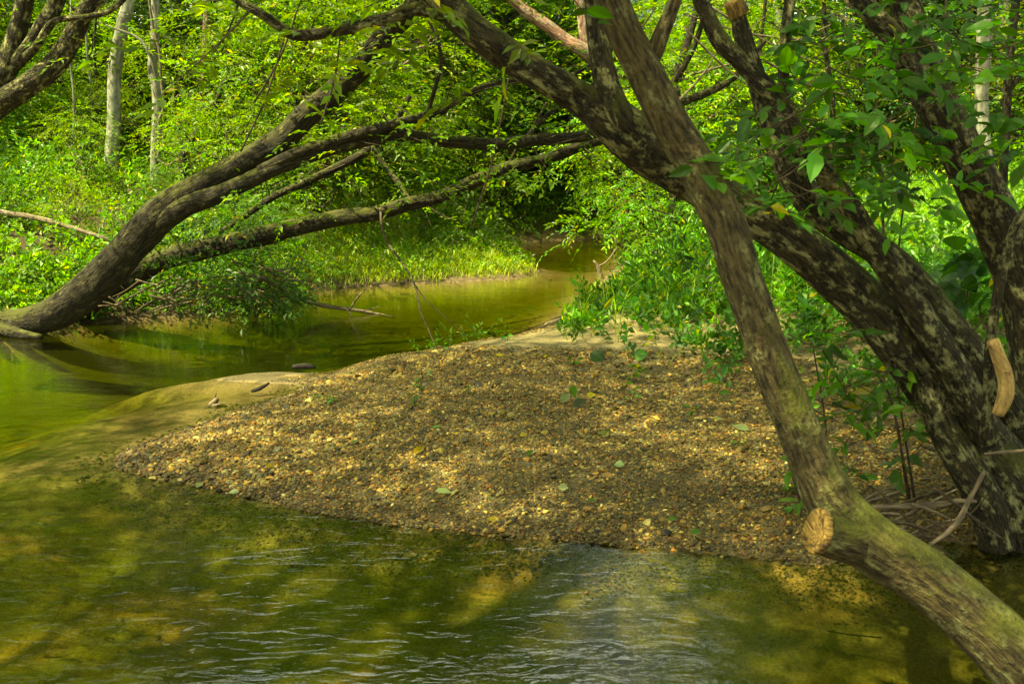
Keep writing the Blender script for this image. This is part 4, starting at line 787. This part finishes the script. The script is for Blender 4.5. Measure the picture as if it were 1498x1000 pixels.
sapling('light green sprig on the gravel left of the slim trunk', [[(1170, 735, 4.1, 3), (1160, 700, 4.1, 2), (1152, 672, 4.1, 2)]], [(1155, 690, 4.1, 2, 8, 10), (1160, 720, 4.1, 1, 8, 5)], leaf=.055, L_=.1, k=4, base=(.09, .2, .02))
sapling('large leaved dark sapling against the sunny clearing', [[(1405, 560, 5.2, 5), (1410, 480, 5.0, 4), (1420, 400, 4.8, 3), (1440, 350, 4.7, 2)]], [(1395, 380, 4.6, 2, 15, 10), (1430, 370, 4.6, 3, 20, 10), (1400, 420, 4.6, 3, 20, 10), (1440, 430, 4.6, 3, 20, 18), (1465, 400, 4.5, 2, 12, 12)], leaf=.14, L_=.22, k=4, aspect=.75, base=(.025, .10, .016))
sapling('thin upright sapling with two dark stems before the clearing', [[(1290, 480, 6, 5), (1292, 360, 5.8, 4), (1290, 230, 5.6, 4), (1280, 110, 5.4, 3), (1300, -20, 5.2, 3)], [(1308, 460, 6, 4), (1318, 330, 5.8, 3), (1332, 240, 5.6, 3), (1350, 100, 5.4, 2)]],
        [(1290, 290, 5.6, 4, 40, 30), (1340, 260, 5.6, 4, 30, 30), (1240, 250, 5.6, 5, 40, 30), (1320, 370, 5.6, 3, 30, 20), (1170, 110, 5.6, 5, 40, 40), (1270, 30, 5.6, 5, 50, 20), (1370, 330, 5.4, 3, 30, 25)], leaf=.085, L_=.24)
o = sapling('tuft of leaves hanging below the sawn stub', [[(1262, 815, 3.0, 3), (1240, 828, 3.0, 2), (1212, 822, 3.0, 2)]], [(1238, 835, 3.0, 2, 14, 6)], leaf=.04, L_=.08, k=3, base=(.09, .2, .02)) if False else None

# ------------------------------------------------------------------ dead wood, sticks, seedlings, fallen leaves
def stick(label, pts, m=DEAD, name='fallen_branch', cat='branch', twigs=(), rough=.08, group=None, nr=9):
    A = px(pts); o = thing(name, label, cat, tuple(A[0][:3]), group)
    MB().tube(A, seg=.05, nr=nr, rough=rough, seed=len(bpy.data.objects) % 50).build('stem', [m], o, origin=A[0][:3])
    for t_ in twigs: MB().tube(px(t_), seg=.04, nr=6).build('twig', [m], o, origin=A[0][:3])
    return o
stick('thin pale dead branch reaching from the left bank over the water', [(350, 398, 10.4, 4), (395, 412, 10.7, 7), (440, 437, 11.2, 7), (480, 448, 11.4, 6), (530, 455, 11.5, 5), (577, 464, 11.5, 3)],
      twigs=[[(512, 452, 11.4, 3), (522, 436, 11.4, 3), (532, 425, 11.4, 2)], [(508, 452, 11.4, 3), (516, 464, 11.4, 2)], [(530, 455, 11.4, 2), (556, 448, 11.5, 1)]])
stick('pale log lying among the plants on the left bank', [(-40, 300, 12.5, 7), (10, 312, 12.3, 9), (50, 318, 12.2, 8), (95, 330, 12, 7), (165, 352, 11.8, 5)], twigs=[[(75, 322, 12.2, 4), (78, 338, 12.1, 3)]])
stick('forked dead stick standing out of the far channel', [(882, 416, 14.8, 8), (878, 400, 14.8, 6), (874, 388, 14.8, 5), (868, 381, 14.8, 3)], twigs=[[(875, 390, 14.8, 3), (888, 382, 14.8, 3), (903, 362, 14.8, 2)], [(876, 412, 14.8, 3), (872, 418, 14.8, 2)]])
stick('small weathered driftwood stump at the left edge of the bar', [(304, 600, 7.2, 12), (311, 592, 7.2, 10), (318, 583, 7.2, 6)], m=DEAD, name='driftwood', cat='driftwood', twigs=[[(312, 595, 7.15, 9), (324, 592, 7.2, 6), (332, 594, 7.2, 3)], [(312, 590, 7.2, 3), (316, 574, 7.2, 2)]], rough=.2)
stick('thin driftwood twig on the flat sand bank', [(368, 572, 7.6, 5), (380, 568, 7.6, 6), (394, 560, 7.65, 3)], m=WETWOOD, name='driftwood', cat='driftwood', rough=.15)
stick('black waterlogged stick at the near edge of the bar', [(382, 747, 5.12, 10), (398, 744, 5.12, 13), (420, 747, 5.1, 9), (440, 750, 5.08, 4)], m=WETWOOD, name='driftwood', cat='driftwood', rough=.2)
stick('dark flat snag beside the flat sand bank', [(428, 536, 8.3, 5), (445, 535, 8.3, 9), (462, 537, 8.3, 4)], m=WETWOOD, name='driftwood', cat='driftwood', rough=.2)
stick('slender twig drifting on the near water at the right', [(1210, 922, 3.72, 2), (1240, 927, 3.7, 2.5), (1290, 932, 3.68, 2)], m=WETWOOD, name='floating_twig', cat='twig', nr=5)
stick('long thin twig hanging from the low trunk to the bar', [(556, 305, 10.5, 4), (562, 345, 10.3, 3.5), (585, 380, 10, 3.5), (606, 415, 9.7, 3), (615, 455, 9.4, 2.5), (628, 485, 9.1, 2), (640, 514, 8.9, 1.5)], m=TWIG, name='hanging_twig', cat='twig', twigs=[[(606, 415, 9.7, 2), (625, 440, 9.6, 1.5), (670, 480, 9.4, 1.2), (690, 500, 9.3, 1)]])
for i, (a, b, l) in enumerate([((372, 150), (440, 0), 'thin dark twig rising past the leaning limb'), ((352, 222), (420, 40), 'thin dark twig behind the thick leaning limb'), ((470, 180), (500, 30), 'thin dark twig right of the leaning limb'), ((690, 330), (745, 110), 'long thin twig crossing the level limbs'), ((905, 60), (960, 10), 'twig crossing behind the slim trunk')]):
    stick(l, [(a[0], a[1], 9.4, 3), ((a[0] + b[0]) / 2 + 5, (a[1] + b[1]) / 2 + 6, 9.4, 3), (b[0], b[1], 9.3, 2)], m=TWIG, name='thin_twig', cat='twig', nr=5)
for i in range(44):     # brushwood caught under the leaning trunks
    u = rng.uniform(150, 430); v = 452 - (u - 150) * .06 + rng.uniform(-38, 4); Y = 10.25 + (u - 150) * .001 + rng.uniform(-.1, .35)
    l = rng.uniform(25, 75); an = rng.uniform(-.5, .5); du, dv = l * math.cos(an) * rng.choice([-1, 1]), l * math.sin(an) + 10
    wh = 'under the thick leaning trunk' if u < 230 else 'under the low trunk' if u < 330 else 'below the hanging leaves'
    stick(f'dry stick at the waterline {wh}{[", dark", ", pale", ", thin pale"][i % 3]}', [(u - du / 2, v - dv / 2, Y, 3.5), (u, v + rng.uniform(-5, 3), Y, 3), (u + du / 2, v + dv / 2, Y - .1, 1.5)], m=[DEAD, TWIG][i % 3 == 0], name='dead_stick', cat='stick', group='brushwood at the left bank',
          twigs=[[(u, v, Y, 2), (u + du * .25, v - rng.uniform(6, 16), Y, 1)]] if i % 2 else (), nr=6)
for i in range(16):     # brushwood between the two right hand trees
    u = rng.uniform(1240, 1420); v = rng.uniform(725, 785); Y = onG(u, v + 10)[1] - rng.uniform(0, .1); l = rng.uniform(60, 150); an = rng.uniform(-.55, .75); du, dv = l * math.cos(an), l * math.sin(an)
    stick(f'bare stick {"close to the slim trunk" if u < 1320 else "beside the dark tree base"}', [(u - du / 2, v - dv / 2, Y, 5), (u, v + rng.uniform(-8, 4), Y, 5), (u + du / 2, v + dv / 2, Y - .08, 2)], m=[DEAD, TWIG][i % 2], name='dead_stick', cat='stick', group='brushwood at the right bank',
          twigs=[[(u, v, Y, 3), (u + du * .25, v - rng.uniform(10, 30), Y, 1.5)]] if i % 2 else (), nr=6)
stick('long smooth pale stick lying across to the dark tree base', [(1270, 742, 4.3, 7), (1330, 740, 4.3, 9), (1370, 738, 4.3, 9), (1400, 732, 4.3, 7), (1428, 733, 4.3, 5)], name='dead_stick', cat='stick')
stick('curved thin branch hanging before the dark tree base', [(1440, 690, 4.1, 6), (1418, 730, 4.05, 7), (1400, 765, 4.0, 8), (1370, 790, 3.95, 6), (1345, 805, 3.95, 4)], name='dead_stick', cat='stick')
stick('short pale broken stick at the right edge', [(1440, 664, 3.9, 4), (1470, 661, 3.9, 5), (1510, 658, 3.9, 5)], name='dead_stick', cat='stick')
for (u0, v0, u1, v1, Y) in [(1000, 40, 1130, 150, 9), (1010, 110, 1230, 30, 9.5), (1040, 10, 1200, 95, 10), (990, 150, 1060, 60, 9), (1120, 90, 1240, 140, 9.5), (1180, 60, 1000, 20, 10), (560, 70, 640, 60, 13), (590, 95, 640, 40, 13)]:
    stick('bare grey dead branch tangled high behind the ' + ('forked stems' if u0 > 900 else 'leaning limb'), [(u0, v0, Y, 4), ((u0 + u1) / 2, (v0 + v1) / 2 + 8, Y, 3), (u1, v1, Y, 1.5)], name='dead_branch', cat='branch', group='dead branches in the wood',
          twigs=[[((u0 + u1) / 2, (v0 + v1) / 2 + 8, Y, 2), ((u0 + u1) / 2 + 35, (v0 + v1) / 2 - 20, Y, 1)]], nr=6)

def seedling(label, u, v, h, n, leaf, base=(.06, .17, .02), aspect=.4, cat='seedling'):
    b = onG(u, v); o = thing('seedling', label, cat, tuple(b))
    MB().tube([[*b, .003], [b[0] + .01, b[1], b[2] + h * .5, .0025], [b[0], b[1] - .01, b[2] + h, .001]], seg=.03, nr=5).build('stem', [TWIG], o, origin=b)
    mb = MB(); r = b[None] + np.stack([rng.normal(0, .02, n), rng.normal(0, .02, n), rng.uniform(.1, 1, n) * h], 1); az = rng.random(n) * 6.28
    mb.leaves(*leaves(r, np.stack([np.cos(az), np.sin(az), rng.normal(.1, .3, n)], 1), np.array([0, 0, 1.]) + rng.normal(0, .3, (n, 3)), leaf * rng.uniform(.7, 1.2, n), leaf * aspect * rng.uniform(.8, 1.2, n), leafcol(n, base, .25), True))
    mb.build('leaves', [LEAF], o, smooth=False, origin=b); return o
for l, u, v, h, n, lf in [('tall green seedling near the crest of the bar', 616, 572, .2, 12, .06), ('lower seedling in front of the tall one on the bar', 605, 592, .08, 8, .06), ('small dark seedling on the middle of the bar', 684, 578, .07, 7, .045), ('seedling at the left rim of the bar', 465, 588, .06, 6, .05),
                          ('seedling with long narrow leaves left of centre', 488, 590, .05, 6, .06), ('bright grassy sprout on the sand below the herbs', 838, 535, .1, 8, .07), ('pale sprout standing at the water side of the bar', 612, 518, .08, 5, .05), ('sprout at the back rim of the bar', 655, 512, .1, 8, .06),
                          ('small sprout low on the right of the gravel', 890, 640, .05, 5, .045), ('green sprout beside the slim trunk', 1080, 650, .07, 6, .05), ('sprout on the sand right of the crest', 1010, 610, .07, 7, .05), ('leafy sprout under the herb patch', 925, 585, .1, 9, .06), ('sprout at the far rim of the bar', 742, 498, .1, 9, .06)]:
    seedling(l, u, v, h, n, lf)
def fallen(label, u, v, l, w_, c, up=0., name='fallen_leaf', n=1):
    b = onG(u, v) + np.array([0, 0, .015]); az = rng.uniform(0, 6.28, n); d = np.stack([np.cos(az), np.sin(az) * .6, np.full(n, up)], 1)
    V, T, C = leaves(b[None] + rng.normal(0, .02, (n, 3)) * (n > 1), d, np.array([[rng.normal(0, .25), -.5 - up, 1.]] * n), np.full(n, l), np.full(n, w_), np.array([c] * n), True, curl=.12)
    me = mkmesh(name, V - b, [(T, 0)], [LEAF], col=C); o = link(name, me, loc=b); tag(o, label, 'leaf', 'leaves fallen on the bar'); return o
YE, GR, PG, BR = (.36, .28, .015), (.07, .17, .02), (.24, .30, .12), (.25, .15, .05)
for l, u, v, a, b, c in [('yellow fallen leaf left of centre on the gravel', 605, 667, .085, .045, YE), ('pale grey green leaf low on the gravel', 636, 722, .09, .04, PG), ('pale green notched leaf on the gravel', 716, 734, .06, .05, PG), ('light green leaf right of the notched one', 831, 718, .055, .05, PG),
                         ('pale leaf high on the right gravel', 913, 684, .055, .05, PG), ('yellow green leaf at the near waterline', 730, 765, .065, .035, YE), ('dark green leaf by the near waterline', 1026, 782, .06, .04, GR), ('green leaf near the slim trunk on the gravel', 990, 762, .05, .03, GR), ('yellow leaf on the sandy crest', 725, 522, .06, .04, YE),
                         ('bright yellow leaf alone on the sand', 795, 522, .07, .045, YE), ('yellow leaf at the left tip of the bar', 168, 664, .06, .035, YE), ('green leaf at the left waterline', 288, 717, .06, .04, PG), ('pale leaf at the left waterline', 350, 723, .06, .035, PG), ('orange yellow leaf below the herbs', 918, 478, .08, .04, YE),
                         ('yellow leaf beside the curled leaf heap', 858, 583, .06, .05, YE), ('yellow leaf in the middle of the gravel', 735, 605, .055, .035, YE), ('green leaf lying flat mid bar', 633, 628, .05, .03, GR), ('pale leaf on the sand to the right', 1052, 614, .06, .05, PG), ('broad pale leaf on the soil near the slim trunk', 1096, 632, .1, .05, PG),
                         ('brownish leaf on the right gravel', 880, 700, .06, .035, BR), ('small yellow leaf near the centre', 760, 640, .045, .03, YE), ('small green leaf near the lower edge', 860, 735, .045, .03, GR), ('brown leaf at the crest', 690, 545, .05, .03, BR), ('small yellow leaf on the left gravel', 545, 625, .04, .03, YE), ('small green leaf on the left gravel', 520, 650, .05, .025, GR),
                         ('yellow leaf on the flat part right of centre', 905, 537, .05, .03, YE), ('green leaf below the middle', 770, 668, .05, .03, GR), ('yellow leaf close to the left waterline', 400, 685, .045, .03, YE)]:
    fallen(l, u, v, a, b, c, up=rng.uniform(0, .25))
for l, u, v, c, a, b in [('broad dark green leaf standing up on the bar', 843, 583, (.05, .14, .02), .11, .10), ('pale underside leaf in the leaf heap', 820, 592, PG, .10, .06), ('dark shrivelled leaf in the leaf heap', 838, 597, (.05, .07, .02), .10, .06), ('round dark leaf upright below the herbs', 882, 531, (.03, .09, .015), .13, .12), ('round green leaf under the herb patch', 928, 527, (.08, .2, .03), .12, .11)]:
    fallen(l, u, v, a, b, c, up=.55)

# ------------------------------------------------------------------ labels: number look-alikes from the left
from collections import defaultdict
D_ = defaultdict(list)
for o in sc.objects:
    if 'category' in o and 'label' in o: D_[o['label']].append(o)
ORD = ['leftmost', 'second from left', 'third from left', 'fourth from left', 'fifth from left', 'sixth from left', 'seventh from left', 'eighth from left', 'ninth from left', 'tenth from left', 'eleventh from left', 'twelfth from left', 'thirteenth from left', 'fourteenth from left', 'fifteenth from left']
for l, os_ in D_.items():
    if len(os_) > 1:
        os_.sort(key=lambda o: o.location.x / max(o.location.y, .1))
        for i, o in enumerate(os_): o['label'] = f'{l}, {ORD[min(i, 14)] if i < len(os_) - 1 or i < 2 else "rightmost"}'
